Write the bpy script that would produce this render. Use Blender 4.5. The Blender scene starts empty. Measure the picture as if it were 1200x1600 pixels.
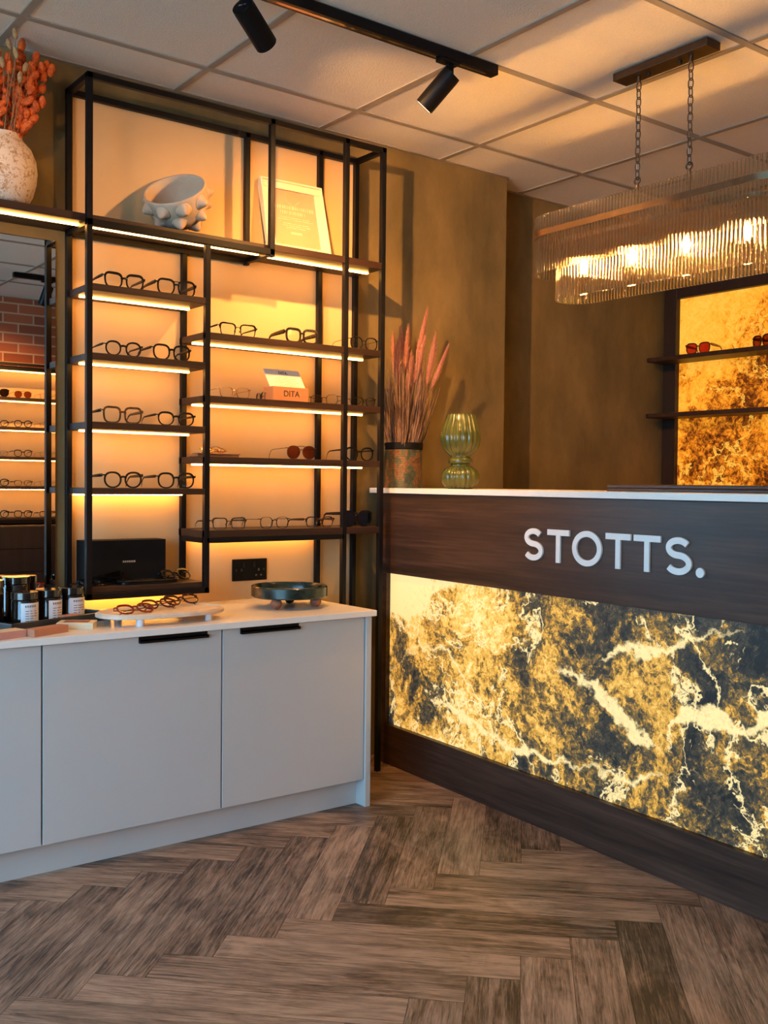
import bpy, bmesh, math, random
from mathutils import Vector, Matrix

random.seed(7)
SC = bpy.context.scene
COL = SC.collection
PI = math.pi
H = 2.455                                   # ceiling height

# ------------------------------------------------------------------ camera, world, lights, exposure
SC.view_settings.view_transform = 'Standard'
SC.view_settings.look = 'None'
SC.view_settings.gamma = 1.0
SC.view_settings.use_curve_mapping = False
SC.view_settings.exposure = 0.25
SC.cycles.max_bounces = 24
SC.cycles.diffuse_bounces = 5
SC.cycles.glossy_bounces = 5
SC.cycles.transmission_bounces = 24
SC.cycles.transparent_max_bounces = 40
SC.cycles.sample_clamp_indirect = 6.0
SC.cycles.caustics_reflective = False
SC.cycles.caustics_refractive = False
SC.cycles.use_denoising = True

def make_camera():
    cd = bpy.data.cameras.new('camera')
    cd.sensor_fit = 'HORIZONTAL'; cd.sensor_width = 36.0
    cd.lens = 36.0 * 1593.15 / 1200.0
    cd.clip_start = 0.05
    yaw, pitch, roll = 0.6499, -0.0281, 0.0100
    cy, sy, cp, sp = math.cos(yaw), math.sin(yaw), math.cos(pitch), math.sin(pitch)
    f = Vector((sy * cp, cy * cp, sp)); r = Vector((cy, -sy, 0)); u = r.cross(f)
    c, s = math.cos(roll), math.sin(roll)
    r2 = r * c + u * s; u2 = u * c - r * s
    m = Matrix((r2, u2, -f)).transposed().to_4x4()
    m.translation = Vector((-0.9725, -3.2942, 1.1028))
    co = bpy.data.objects.new('camera', cd); COL.objects.link(co); co.matrix_world = m
    SC.camera = co
make_camera()

WORLD = bpy.data.worlds.new('daylight'); SC.world = WORLD; WORLD.use_nodes = True
bg = WORLD.node_tree.nodes['Background']
bg.inputs['Color'].default_value = (0.31, 0.645, 1.0, 1)
bg.inputs['Strength'].default_value = 10.0

def area_light(name, loc, rot, sx, sy, energy, color, portal=False, spread=None):
    ld = bpy.data.lights.new(name, 'AREA'); ld.shape = 'RECTANGLE'; ld.size = sx; ld.size_y = sy
    ld.energy = energy; ld.color = color
    if spread: ld.spread = spread
    lo = bpy.data.objects.new(name, ld); COL.objects.link(lo); lo.location = loc; lo.rotation_euler = rot
    if portal: ld.cycles.is_portal = True
    return lo
# sky seen through the shop window (opening in wall_left)
area_light('window_daylight_portal', (-2.86, -2.55, 1.21), (0, -PI / 2, 0), 2.28, 3.38, 1, (1, 1, 1), portal=True)

LED_COL = (1.0, 0.44, 0.085)
LED_STRENGTH = 30.0
SPOT_ENERGY = 190.0
SPOT_COL = (1.0, 0.47, 0.13)
BULB_STRENGTH = 760.0

# ------------------------------------------------------------------ materials
MATS = {}
def new_mat(name):
    m = bpy.data.materials.new(name); m.use_nodes = True
    nt = m.node_tree; nt.nodes.clear()
    out = nt.nodes.new('ShaderNodeOutputMaterial')
    MATS[name] = m
    return m, nt, out
def N(nt, typ, **kw):
    n = nt.nodes.new(typ)
    for k, v in kw.items():
        if k in n.inputs: n.inputs[k].default_value = v
        else: setattr(n, k, v)
    return n
def L(nt, a, ao, b, bi): nt.links.new(a.outputs[ao], b.inputs[bi])
def rgba(c): return (c[0], c[1], c[2], 1.0)
def ramp(nt, stops, interp='LINEAR'):
    n = nt.nodes.new('ShaderNodeValToRGB'); n.color_ramp.interpolation = interp
    e = n.color_ramp.elements
    while len(e) < len(stops): e.new(0.5)
    for i, (p, c) in enumerate(stops):
        e[i].position = p; e[i].color = rgba(c)
    return n
def coords(nt, scale=(1, 1, 1), kind='Object', rot=(0, 0, 0), loc=(0, 0, 0)):
    t = nt.nodes.new('ShaderNodeTexCoord'); mp = nt.nodes.new('ShaderNodeMapping')
    mp.inputs['Scale'].default_value = scale; mp.inputs['Rotation'].default_value = rot
    mp.inputs['Location'].default_value = loc
    L(nt, t, kind, mp, 'Vector'); return mp
def plain(name, col, rough=0.5, metal=0.0, col2=None, scale=8, stretch=(1, 1, 1), bump=0.0, bscale=None, coat=0.0, spec=0.5, detail=5, lo=0.35, hi=0.65, sheen=0):
    m, nt, out = new_mat(name)
    p = N(nt, 'ShaderNodeBsdfPrincipled', Roughness=rough, Metallic=metal)
    p.inputs['Specular IOR Level'].default_value = spec
    p.inputs['Coat Weight'].default_value = coat
    if sheen: p.inputs['Sheen Weight'].default_value = sheen
    c2 = col2 or tuple(x * 0.9 for x in col)
    mp = coords(nt, stretch)
    nz = N(nt, 'ShaderNodeTexNoise', Scale=scale, Detail=detail, Roughness=0.6)
    L(nt, mp, 'Vector', nz, 'Vector')
    r = ramp(nt, [(lo, c2), (hi, col)])
    L(nt, nz, 'Fac', r, 'Fac'); L(nt, r, 'Color', p, 'Base Color')
    if bump:
        nb = N(nt, 'ShaderNodeTexNoise', Scale=bscale or scale * 4, Detail=6)
        L(nt, mp, 'Vector', nb, 'Vector')
        b = N(nt, 'ShaderNodeBump', Strength=bump, Distance=0.01)
        L(nt, nb, 'Fac', b, 'Height'); L(nt, b, 'Normal', p, 'Normal')
    L(nt, p, 'BSDF', out, 'Surface')
    return m
def wood(name, dark, mid, light, along=0, rough=0.5, scale=1.0, spec=0.4):
    m, nt, out = new_mat(name)
    sc = [26 * scale] * 3; sc[along] = 1.3 * scale
    mp = coords(nt, tuple(sc))
    n1 = N(nt, 'ShaderNodeTexNoise', Scale=1.0, Detail=8, Roughness=0.62, Distortion=0.7)
    L(nt, mp, 'Vector', n1, 'Vector')
    sc2 = [140 * scale] * 3; sc2[along] = 5 * scale
    mp2 = coords(nt, tuple(sc2))
    n2 = N(nt, 'ShaderNodeTexNoise', Scale=1.0, Detail=4, Roughness=0.6)
    L(nt, mp2, 'Vector', n2, 'Vector')
    mx = N(nt, 'ShaderNodeMix', data_type='FLOAT'); mx.inputs[0].default_value = 0.38
    L(nt, n1, 'Fac', mx, 2); L(nt, n2, 'Fac', mx, 3)
    r = ramp(nt, [(0.34, dark), (0.5, mid), (0.66, light)])
    L(nt, mx, 0, r, 'Fac')
    p = N(nt, 'ShaderNodeBsdfPrincipled', Roughness=rough); p.inputs['Specular IOR Level'].default_value = spec
    L(nt, r, 'Color', p, 'Base Color')
    b = N(nt, 'ShaderNodeBump', Strength=0.12, Distance=0.004)
    L(nt, mx, 0, b, 'Height'); L(nt, b, 'Normal', p, 'Normal')
    L(nt, p, 'BSDF', out, 'Surface'); return m
def emit(name, col, strength):
    m, nt, out = new_mat(name)
    e = N(nt, 'ShaderNodeEmission', Color=rgba(col), Strength=strength)
    L(nt, e, 'Emission', out, 'Surface'); return m
def clear(name, tint, gloss=0.1, rough=0.02, gloss_col=(1, 1, 1)):
    """thin see-through sheet: tinted transparency with a little mirror gloss"""
    m, nt, out = new_mat(name)
    t = N(nt, 'ShaderNodeBsdfTransparent', Color=rgba(tint)); g = N(nt, 'ShaderNodeBsdfGlossy', Color=rgba(gloss_col), Roughness=rough)
    mx = N(nt, 'ShaderNodeMixShader'); mx.inputs[0].default_value = gloss
    L(nt, t, 'BSDF', mx, 1); L(nt, g, 'BSDF', mx, 2); L(nt, mx, 'Shader', out, 'Surface'); return m
def onyx(name, stops, strength, scale, seed, bias, vein, drift=0.55, grain=0.42, gscale=11, vein_w=(0.010, 0.022), vscale=0.75, band=0.013, seams=None):
    """back-lit veined stone: warped fractal noise plus crystalline grain chooses slate, gold and cream.
    bias: (axis vector, [(position, value) ...]) large-scale change of the stone across the slab"""
    m, nt, out = new_mat(name)
    mp = coords(nt, (1, 1, 1), loc=seed)
    w1 = N(nt, 'ShaderNodeTexNoise', Scale=scale * 0.8, Detail=6, Roughness=0.6); L(nt, mp, 'Vector', w1, 'Vector')
    sub = N(nt, 'ShaderNodeVectorMath', operation='SUBTRACT'); sub.inputs[1].default_value = (0.5, 0.5, 0.5); L(nt, w1, 'Color', sub, 0)
    scl = N(nt, 'ShaderNodeVectorMath', operation='SCALE'); scl.inputs['Scale'].default_value = drift; L(nt, sub, 'Vector', scl, 0)
    add = N(nt, 'ShaderNodeVectorMath', operation='ADD'); L(nt, mp, 'Vector', add, 0); L(nt, scl, 'Vector', add, 1)
    n1 = N(nt, 'ShaderNodeTexNoise', Scale=scale, Detail=15, Roughness=0.70, Distortion=0.25); L(nt, add, 'Vector', n1, 'Vector')
    n2 = N(nt, 'ShaderNodeTexNoise', Scale=scale * gscale, Detail=10, Roughness=0.82, Distortion=0.5); L(nt, mp, 'Vector', n2, 'Vector')
    mx = N(nt, 'ShaderNodeMix', data_type='FLOAT'); mx.inputs[0].default_value = grain
    L(nt, n1, 'Fac', mx, 2); L(nt, n2, 'Fac', mx, 3)
    val = mx
    for axis, steps, warp in bias:
        t = nt.nodes.new('ShaderNodeTexCoord')
        wv = N(nt, 'ShaderNodeVectorMath', operation='SCALE'); wv.inputs['Scale'].default_value = warp; L(nt, sub, 'Vector', wv, 0)
        av = N(nt, 'ShaderNodeVectorMath', operation='ADD'); L(nt, t, 'Object', av, 0); L(nt, wv, 'Vector', av, 1)
        dt = N(nt, 'ShaderNodeVectorMath', operation='DOT_PRODUCT'); dt.inputs[1].default_value = axis; L(nt, av, 'Vector', dt, 0)
        lo, hi = steps[0][0], steps[-1][0]
        mr = N(nt, 'ShaderNodeMapRange'); mr.inputs['From Min'].default_value = lo; mr.inputs['From Max'].default_value = hi; L(nt, dt, 'Value', mr, 'Value')
        rb = ramp(nt, [((p - lo) / (hi - lo), (0.5 + v,) * 3) for p, v in steps]); L(nt, mr, 'Result', rb, 'Fac')
        sb = N(nt, 'ShaderNodeMath', operation='SUBTRACT'); sb.inputs[1].default_value = 0.5; L(nt, rb, 'Color', sb, 0)
        ad = N(nt, 'ShaderNodeMath', operation='ADD'); L(nt, val, 0, ad, 0); L(nt, sb, 0, ad, 1); val = ad
    mu = N(nt, 'ShaderNodeMath', operation='MULTIPLY'); mu.inputs[1].default_value = 95.0; L(nt, n1, 'Fac', mu, 0)
    sn = N(nt, 'ShaderNodeMath', operation='SINE'); L(nt, mu, 0, sn, 0)
    m2 = N(nt, 'ShaderNodeMath', operation='MULTIPLY_ADD'); m2.inputs[1].default_value = band; L(nt, sn, 0, m2, 0); L(nt, val, 0, m2, 2); val = m2
    r = ramp(nt, stops); L(nt, val, 0, r, 'Fac')
    off = N(nt, 'ShaderNodeVectorMath', operation='ADD'); off.inputs[1].default_value = (3.1, 5.7, 1.9); L(nt, add, 'Vector', off, 0)
    n3 = N(nt, 'ShaderNodeTexNoise', Scale=scale * vscale, Detail=12, Roughness=0.62, Distortion=0.4); L(nt, off, 'Vector', n3, 'Vector')
    s3 = N(nt, 'ShaderNodeMath', operation='SUBTRACT'); s3.inputs[1].default_value = 0.5; L(nt, n3, 'Fac', s3, 0)
    a3 = N(nt, 'ShaderNodeMath', operation='ABSOLUTE'); L(nt, s3, 0, a3, 0)
    r3 = ramp(nt, [(0.0, (1, 1, 1)), (vein_w[0], (0.85, 0.85, 0.85)), (vein_w[1], (0, 0, 0))]); L(nt, a3, 0, r3, 'Fac')
    mc = N(nt, 'ShaderNodeMix', data_type='RGBA'); mc.inputs['B'].default_value = rgba(vein)
    L(nt, r3, 'Color', mc, 'Factor'); L(nt, r, 'Color', mc, 'A')
    if seams:
        # broad cream seams of the slab, each a wandering line with its own width
        tc = nt.nodes.new('ShaderNodeTexCoord')
        wf = N(nt, 'ShaderNodeTexNoise', Scale=9.0, Detail=10, Roughness=0.68); L(nt, tc, 'Object', wf, 'Vector')
        sb2 = N(nt, 'ShaderNodeVectorMath', operation='SUBTRACT'); sb2.inputs[1].default_value = (0.5, 0.5, 0.5); L(nt, wf, 'Color', sb2, 0)
        sc2 = N(nt, 'ShaderNodeVectorMath', operation='SCALE'); sc2.inputs['Scale'].default_value = 0.16; L(nt, sb2, 'Vector', sc2, 0)
        av2 = N(nt, 'ShaderNodeVectorMath', operation='ADD'); L(nt, tc, 'Object', av2, 0); L(nt, sc2, 'Vector', av2, 1)
        sx = nt.nodes.new('ShaderNodeSeparateXYZ'); L(nt, av2, 'Vector', sx, 'Vector')
        hx = N(nt, 'ShaderNodeMath', operation='MULTIPLY'); hx.inputs[1].default_value = 0.5; L(nt, sx, 'X', hx, 0)
        def curve(pts):
            c = nt.nodes.new('ShaderNodeFloatCurve'); cu = c.mapping.curves[0]
            pts = [(max(0, min(1, x / 2)), z) for x, z in pts]
            cu.points[0].location = pts[0]; cu.points[-1].location = pts[-1]
            for q in pts[1:-1]: cu.points.new(*q)
            c.mapping.update(); L(nt, hx, 0, c, 'Value'); return c
        total = None
        for line, wid in seams:
            fz = curve(line); fw = curve(wid)
            d1 = N(nt, 'ShaderNodeMath', operation='SUBTRACT'); L(nt, sx, 'Z', d1, 0); L(nt, fz, 'Value', d1, 1)
            d2 = N(nt, 'ShaderNodeMath', operation='ABSOLUTE'); L(nt, d1, 0, d2, 0)
            d3 = N(nt, 'ShaderNodeMath', operation='SUBTRACT'); L(nt, fw, 'Value', d3, 0); L(nt, d2, 0, d3, 1)
            d4 = N(nt, 'ShaderNodeMath', operation='MULTIPLY'); d4.inputs[1].default_value = 90.0; d4.use_clamp = True; L(nt, d3, 0, d4, 0)
            if total is None: total = d4
            else:
                mxx = N(nt, 'ShaderNodeMath', operation='MAXIMUM'); L(nt, total, 0, mxx, 0); L(nt, d4, 0, mxx, 1); total = mxx
        gr = N(nt, 'ShaderNodeMath', operation='MULTIPLY_ADD'); gr.inputs[1].default_value = 1.5; gr.inputs[2].default_value = 0.18; gr.use_clamp = True; L(nt, n2, 'Fac', gr, 0)
        tg = N(nt, 'ShaderNodeMath', operation='MULTIPLY'); L(nt, total, 0, tg, 0); L(nt, gr, 0, tg, 1)
        ms = N(nt, 'ShaderNodeMix', data_type='RGBA'); ms.inputs['B'].default_value = rgba(vein)
        L(nt, tg, 0, ms, 'Factor'); L(nt, mc, 'Result', ms, 'A'); mc = ms
    p = N(nt, 'ShaderNodeBsdfPrincipled', Roughness=0.28); p.inputs['Specular IOR Level'].default_value = 0.35
    dk = N(nt, 'ShaderNodeMix', data_type='RGBA', blend_type='MULTIPLY'); dk.inputs['Factor'].default_value = 1.0
    dk.inputs['B'].default_value = (0.40, 0.42, 0.45, 1); L(nt, mc, 'Result', dk, 'A')
    L(nt, dk, 'Result', p, 'Base Color'); L(nt, mc, 'Result', p, 'Emission Color'); p.inputs['Emission Strength'].default_value = strength
    L(nt, p, 'BSDF', out, 'Surface'); return m

plain('plaster', (0.240, 0.168, 0.068), 0.72, 0, (0.105, 0.082, 0.036), 2.6, (1, 1, 0.55), 0.35, 16, detail=10, lo=0.36, hi=0.66, spec=0.3)
plain('back_panel', (0.70, 0.465, 0.235), 0.6, 0, (0.66, 0.43, 0.21), 3, spec=0.3)
plain('ceiling_tile', (0.88, 0.82, 0.74), 0.9, 0, (0.80, 0.74, 0.66), 260, (1, 1, 1), 0.3, 240, detail=3, spec=0.1)
plain('ceiling_bar', (0.36, 0.32, 0.27), 0.8, 0, (0.34, 0.30, 0.25), 5, spec=0.1)
plain('black_metal', (0.005, 0.005, 0.006), 0.42, 0.0, (0.004, 0.004, 0.005), 20, spec=0.18)
plain('black_gloss', (0.007, 0.006, 0.006), 0.25, 0, (0.005, 0.005, 0.005), 20, spec=0.3)
plain('black_matt', (0.005, 0.005, 0.005), 0.65, 0, (0.004, 0.004, 0.004), 14, spec=0.15)
plain('white_lacquer', (0.52, 0.51, 0.485), 0.34, 0, (0.51, 0.50, 0.475), 6)
plain('worktop_white', (0.82, 0.77, 0.70), 0.30, 0, (0.80, 0.75, 0.68), 30, spec=0.4)
plain('letter_white', (0.80, 0.78, 0.74), 0.4)
plain('tortoise', (0.12, 0.032, 0.009), 0.2, 0, (0.014, 0.007, 0.004), 60, coat=0.3, lo=0.45, hi=0.66)
plain('tan_acetate', (0.42, 0.17, 0.05), 0.25, 0, (0.16, 0.05, 0.015), 70, coat=0.3)
plain('red_acetate', (0.30, 0.022, 0.012), 0.22, 0, (0.15, 0.010, 0.006), 40, coat=0.3)
plain('burgundy_acetate', (0.13, 0.018, 0.012), 0.22, 0, (0.07, 0.010, 0.007), 40, coat=0.3)
plain('gold_metal', (0.72, 0.46, 0.19), 0.25, 1.0)
plain('dark_metal', (0.10, 0.075, 0.05), 0.3, 0.9)
plain('aged_brass', (0.33, 0.215, 0.125), 0.33, 1.0, (0.24, 0.155, 0.09), 25)
plain('bronze', (0.115, 0.075, 0.048), 0.4, 0.85, (0.085, 0.055, 0.035), 20)
plain('grey_metal', (0.45, 0.45, 0.45), 0.35, 0.6)
plain('bowl_clay', (0.60, 0.45, 0.31), 0.7, 0, (0.52, 0.38, 0.26), 12, bump=0.15, bscale=60)
plain('green_glaze', (0.070, 0.080, 0.015), 0.14, 0, (0.033, 0.046, 0.010), 14, coat=0.4)
plain('green_marble', (0.022, 0.046, 0.038), 0.22, 0, (0.006, 0.015, 0.013), 16, detail=9, lo=0.4, hi=0.72)
plain('terracotta_ball', (0.36, 0.15, 0.08), 0.6, 0, (0.26, 0.10, 0.055), 60, bump=0.1)
plain('travertine', (0.74, 0.60, 0.46), 0.45, 0, (0.64, 0.50, 0.37), 26, detail=8)
plain('dark_slate', (0.030, 0.036, 0.036), 0.35, 0, (0.018, 0.022, 0.022), 22)
plain('amber_black', (0.014, 0.008, 0.005), 0.10, 0, (0.010, 0.006, 0.004), 9, coat=0.5)
plain('label_white', (0.80, 0.80, 0.82), 0.55)
plain('ink', (0.06, 0.07, 0.09), 0.6)
plain('lid_black', (0.012, 0.010, 0.009), 0.16, spec=0.9, coat=0.6)
plain('card_terracotta', (0.50, 0.22, 0.12), 0.55, 0, (0.46, 0.20, 0.11), 40)
plain('card_pink', (0.60, 0.30, 0.26), 0.55)
plain('card_cream', (0.80, 0.66, 0.42), 0.55)
plain('card_maroon', (0.22, 0.045, 0.035), 0.5, 0, (0.30, 0.09, 0.05), 50)
plain('card_kraft', (0.46, 0.19, 0.07), 0.6, 0, (0.42, 0.17, 0.06), 60)
plain('card_lid', (0.62, 0.56, 0.52), 0.6)
plain('card_cream_pale', (0.82, 0.68, 0.50), 0.6)
plain('print_dark', (0.035, 0.02, 0.012), 0.6)
plain('print_grey', (0.48, 0.36, 0.25), 0.6)
plain('frame_cream', (0.80, 0.68, 0.48), 0.45, 0, (0.76, 0.63, 0.44), 8)
plain('print_pink', (0.66, 0.33, 0.20), 0.25, 0, (0.62, 0.30, 0.18), 5, coat=0.8)
plain('print_pale', (0.85, 0.55, 0.36), 0.4)
plain('flower_orange', (0.82, 0.150, 0.010), 0.75, 0, (0.42, 0.05, 0.006), 90, bump=0.4, bscale=200)
plain('flower_tan', (0.45, 0.27, 0.12), 0.8, 0, (0.33, 0.19, 0.08), 90, bump=0.4, bscale=200)
plain('stem_orange', (0.34, 0.10, 0.025), 0.8)
plain('stem_tan', (0.26, 0.16, 0.07), 0.8)
plain('plume_pink', (0.42, 0.155, 0.095), 0.9, 0, (0.30, 0.10, 0.06), 130, bump=0.6, bscale=260, sheen=0.3)
plain('grass_blade', (0.27, 0.15, 0.085), 0.8, 0, (0.06, 0.030, 0.018), 45, (1, 1, .25), lo=.42, hi=.58)
plain('switch_cream', (0.72, 0.60, 0.46), 0.4)
plain('chain_gold', (0.85, 0.62, 0.33), 0.25, 1.0)
plain('case_tan', (0.30, 0.12, 0.05), 0.5, 0, (0.22, 0.085, 0.035), 30)
plain('desk_tray', (0.016, 0.007, 0.005), 0.4, 0, (0.032, 0.014, 0.009), 30, (1, 1, 6))
plain('bounce_pavement', (0.86, 0.72, 0.55), 0.9)  # unseen ground outside; pale warm colour bounces light up to the ceiling
wood('walnut_shelf', (0.013, 0.0055, 0.0035), (0.028, 0.0115, 0.007), (0.050, 0.021, 0.012), 0, 0.45)
wood('walnut_desk', (0.016, 0.0085, 0.0065), (0.044, 0.022, 0.0145), (0.082, 0.042, 0.027), 0, 0.42, 0.8)
wood('walnut_frame', (0.012, 0.006, 0.005), (0.020, 0.010, 0.008), (0.030, 0.015, 0.011), 2, 0.5)
wood('dark_drawer_wood', (0.012, 0.007, 0.006), (0.020, 0.012, 0.010), (0.030, 0.018, 0.015), 2, 0.5)
emit('led_strip', LED_COL, LED_STRENGTH)
emit('bulb_glow', (1.0, 0.47, 0.115), BULB_STRENGTH)
emit('spot_lens', (1.0, 0.7, 0.4), 6.0)
clear('clear_lens', (0.992, 0.992, 0.992), 0.03)
clear('brown_lens', (0.52, 0.25, 0.11), 0.08)
clear('dark_lens', (0.10, 0.045, 0.025), 0.08)
clear('red_lens', (0.62, 0.16, 0.05), 0.06)
clear('window_glass', (0.96, 0.98, 0.98), 0.05)
clear('acrylic', (0.93, 0.93, 0.93), 0.12)

def rod_glass():
    m, nt, out = new_mat('rod_glass')
    t = N(nt, 'ShaderNodeBsdfTransparent', Color=(0.98, 0.94, 0.87, 1))
    g = N(nt, 'ShaderNodeBsdfGlass', Color=(1, 0.97, 0.91, 1), Roughness=0.03, IOR=1.45)
    m1 = N(nt, 'ShaderNodeMixShader'); m1.inputs[0].default_value = 0.62
    L(nt, t, 'BSDF', m1, 1); L(nt, g, 'BSDF', m1, 2); L(nt, m1, 'Shader', out, 'Surface')
rod_glass()

def mirror_mat():
    m, nt, out = new_mat('mirror_silver')
    g = N(nt, 'ShaderNodeBsdfGlossy', Color=(0.90, 0.91, 0.90, 1), Roughness=0.0)
    L(nt, g, 'BSDF', out, 'Surface')
mirror_mat()

onyx('onyx_desk', [(0.40, (0.016, 0.020, 0.022)), (0.455, (0.055, 0.052, 0.040)), (0.485, (0.20, 0.125, 0.040)), (0.508, (0.62, 0.30, 0.045)), (0.545, (0.90, 0.52, 0.11)), (0.60, (1.0, 0.74, 0.30))],
     0.80, 2.7, (4.3, 0.2, 1.9), [((-.62, 0, .78), [(-1.6, -.034), (-.75, -.028), (-.2, -.016), (.28, .006), (.38, .03), (.45, .15)], .30)], (1.0, 0.74, 0.32), vein_w=(.006, .014), grain=.38, gscale=15,
     seams=[([(0, .50), (.93, .520), (1.0, .508), (1.115, .483), (1.24, .415), (1.39, .36), (2, .30)], [(0, -.1), (.90, -.02), (.96, .006), (1.10, .016), (1.22, .030), (1.34, .016), (1.40, -.02), (2, -.1)]),
            ([(0, .37), (1.40, .37), (1.44, .445), (1.55, .484), (1.65, .470), (1.75, .525), (2, .55)], [(0, -.1), (1.37, -.03), (1.43, .020), (1.54, .032), (1.64, .016), (1.75, .028), (2, .02)]),
            ([(0, .40), (.36, .310), (.43, .286), (.65, .239), (.87, .220), (1.10, .243), (1.28, .246), (1.45, .30), (2, .33)], [(0, -.1), (.34, -.02), (.40, .012), (.65, .013), (.87, .018), (1.10, .009), (1.30, .014), (1.42, .004), (1.55, -.03), (2, -.1)]),
            ([(0, .5), (1.10, .560), (1.235, .606), (1.43, .652), (1.57, .700), (2, .78)], [(0, -.1), (1.05, -.02), (1.20, .014), (1.42, .016), (1.56, .008), (1.68, -.03), (2, -.1)]),
            ([(0, .36), (.06, .391), (.23, .490), (.42, .471), (.57, .359), (.70, .27), (2, .2)], [(0, .004), (.10, .006), (.25, .010), (.42, .012), (.56, .010), (.68, -.01), (.9, -.1), (2, -.1)]),
            ([(0, .68), (.03, .680), (.18, .668), (.30, .722), (.42, .752), (.5, .80), (2, .9)], [(0, .085), (.03, .085), (.14, .095), (.22, .075), (.34, .034), (.46, .008), (.6, -.05), (2, -.2)])])
onyx('onyx_wall', [(0.385, (0.045, 0.010, 0.002)), (0.435, (0.22, 0.050, 0.004)), (0.475, (0.72, 0.21, 0.010)), (0.535, (1.0, 0.40, 0.028)), (0.64, (1.0, 0.52, 0.065))],
     0.80, 3.0, (1.7, 6.2, 0.4), [((0, 1.1, 1.0), [(1.40, -.050), (2.06, -.040), (2.20, .045), (2.8, .06)], .50)], (1.0, 0.50, 0.06), grain=0.5, vein_w=(.005, .011))

def floor_mat():
    m, nt, out = new_mat('herringbone_vinyl')
    uv = N(nt, 'ShaderNodeUVMap', uv_map='plank')
    mp = nt.nodes.new('ShaderNodeMapping'); mp.inputs['Scale'].default_value = (3.2, 52, 1); L(nt, uv, 'UV', mp, 'Vector')
    n1 = N(nt, 'ShaderNodeTexNoise', Scale=1.0, Detail=9, Roughness=0.70, Distortion=1.1); L(nt, mp, 'Vector', n1, 'Vector')
    mp2 = nt.nodes.new('ShaderNodeMapping'); mp2.inputs['Scale'].default_value = (14, 260, 1); L(nt, uv, 'UV', mp2, 'Vector')
    n2 = N(nt, 'ShaderNodeTexNoise', Scale=1.0, Detail=5, Roughness=0.7); L(nt, mp2, 'Vector', n2, 'Vector')
    mp3 = nt.nodes.new('ShaderNodeMapping'); mp3.inputs['Scale'].default_value = (4.0, 9, 1); L(nt, uv, 'UV', mp3, 'Vector')
    n3 = N(nt, 'ShaderNodeTexNoise', Scale=1.0, Detail=4, Roughness=0.6, Distortion=1.2); L(nt, mp3, 'Vector', n3, 'Vector')
    mx = N(nt, 'ShaderNodeMix', data_type='FLOAT'); mx.inputs[0].default_value = 0.42
    L(nt, n1, 'Fac', mx, 2); L(nt, n2, 'Fac', mx, 3)
    mx2 = N(nt, 'ShaderNodeMix', data_type='FLOAT'); mx2.inputs[0].default_value = 0.30
    L(nt, mx, 0, mx2, 2); L(nt, n3, 'Fac', mx2, 3)
    at = N(nt, 'ShaderNodeAttribute', attribute_name='tone')
    ad = N(nt, 'ShaderNodeMath', operation='ADD'); L(nt, mx2, 0, ad, 0); L(nt, at, 'Fac', ad, 1)
    r = ramp(nt, [(0.385, (0.032, 0.019, 0.012)), (0.445, (0.108, 0.066, 0.042)), (0.505, (0.235, 0.148, 0.097)), (0.60, (0.42, 0.275, 0.185))]); L(nt, ad, 0, r, 'Fac')
    p = N(nt, 'ShaderNodeBsdfPrincipled', Roughness=0.42); p.inputs['Specular IOR Level'].default_value = 0.4
    L(nt, r, 'Color', p, 'Base Color')
    b = N(nt, 'ShaderNodeBump', Strength=0.15, Distance=0.003); L(nt, mx, 0, b, 'Height'); L(nt, b, 'Normal', p, 'Normal')
    L(nt, p, 'BSDF', out, 'Surface')
floor_mat()

def brick_mat():
    m, nt, out = new_mat('red_brick')
    t = nt.nodes.new('ShaderNodeTexCoord'); s = nt.nodes.new('ShaderNodeSeparateXYZ'); c = nt.nodes.new('ShaderNodeCombineXYZ')
    L(nt, t, 'Object', s, 'Vector'); L(nt, s, 'X', c, 'X'); L(nt, s, 'Z', c, 'Y')
    br = N(nt, 'ShaderNodeTexBrick'); br.inputs['Scale'].default_value = 1.0
    br.inputs['Brick Width'].default_value = 0.225; br.inputs['Row Height'].default_value = 0.073; br.inputs['Mortar Size'].default_value = 0.006
    br.inputs['Color1'].default_value = (0.46, 0.13, 0.055, 1); br.inputs['Color2'].default_value = (0.30, 0.080, 0.036, 1); br.inputs['Mortar'].default_value = (0.58, 0.38, 0.24, 1)
    L(nt, c, 'Vector', br, 'Vector')
    p = N(nt, 'ShaderNodeBsdfPrincipled', Roughness=0.85); L(nt, br, 'Color', p, 'Base Color'); L(nt, p, 'BSDF', out, 'Surface')
brick_mat()

def terrazzo(name, base, chips, sc):
    m, nt, out = new_mat(name)
    mp = coords(nt, (1, 1, 1.0))
    nz = N(nt, 'ShaderNodeTexNoise', Scale=sc * 0.8, Detail=2); L(nt, mp, 'Vector', nz, 'Vector')
    mxv = N(nt, 'ShaderNodeMix', data_type='VECTOR'); mxv.inputs[0].default_value = 0.04
    L(nt, mp, 'Vector', mxv, 4); L(nt, nz, 'Color', mxv, 5)
    v = N(nt, 'ShaderNodeTexVoronoi', Scale=sc); L(nt, mxv, 1, v, 'Vector')
    r = ramp(nt, [(0.0, chips[0]), (0.22, chips[1]), (0.34, base), (1.0, base)])
    sep = nt.nodes.new('ShaderNodeSeparateColor'); L(nt, v, 'Color', sep, 'Color')
    L(nt, sep, 'Red', r, 'Fac')
    p = N(nt, 'ShaderNodeBsdfPrincipled', Roughness=0.55); L(nt, r, 'Color', p, 'Base Color'); L(nt, p, 'BSDF', out, 'Surface')
terrazzo('vase_terrazzo', (0.68, 0.54, 0.40), ((0.36, 0.18, 0.08), (0.52, 0.33, 0.19)), 120)

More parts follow.
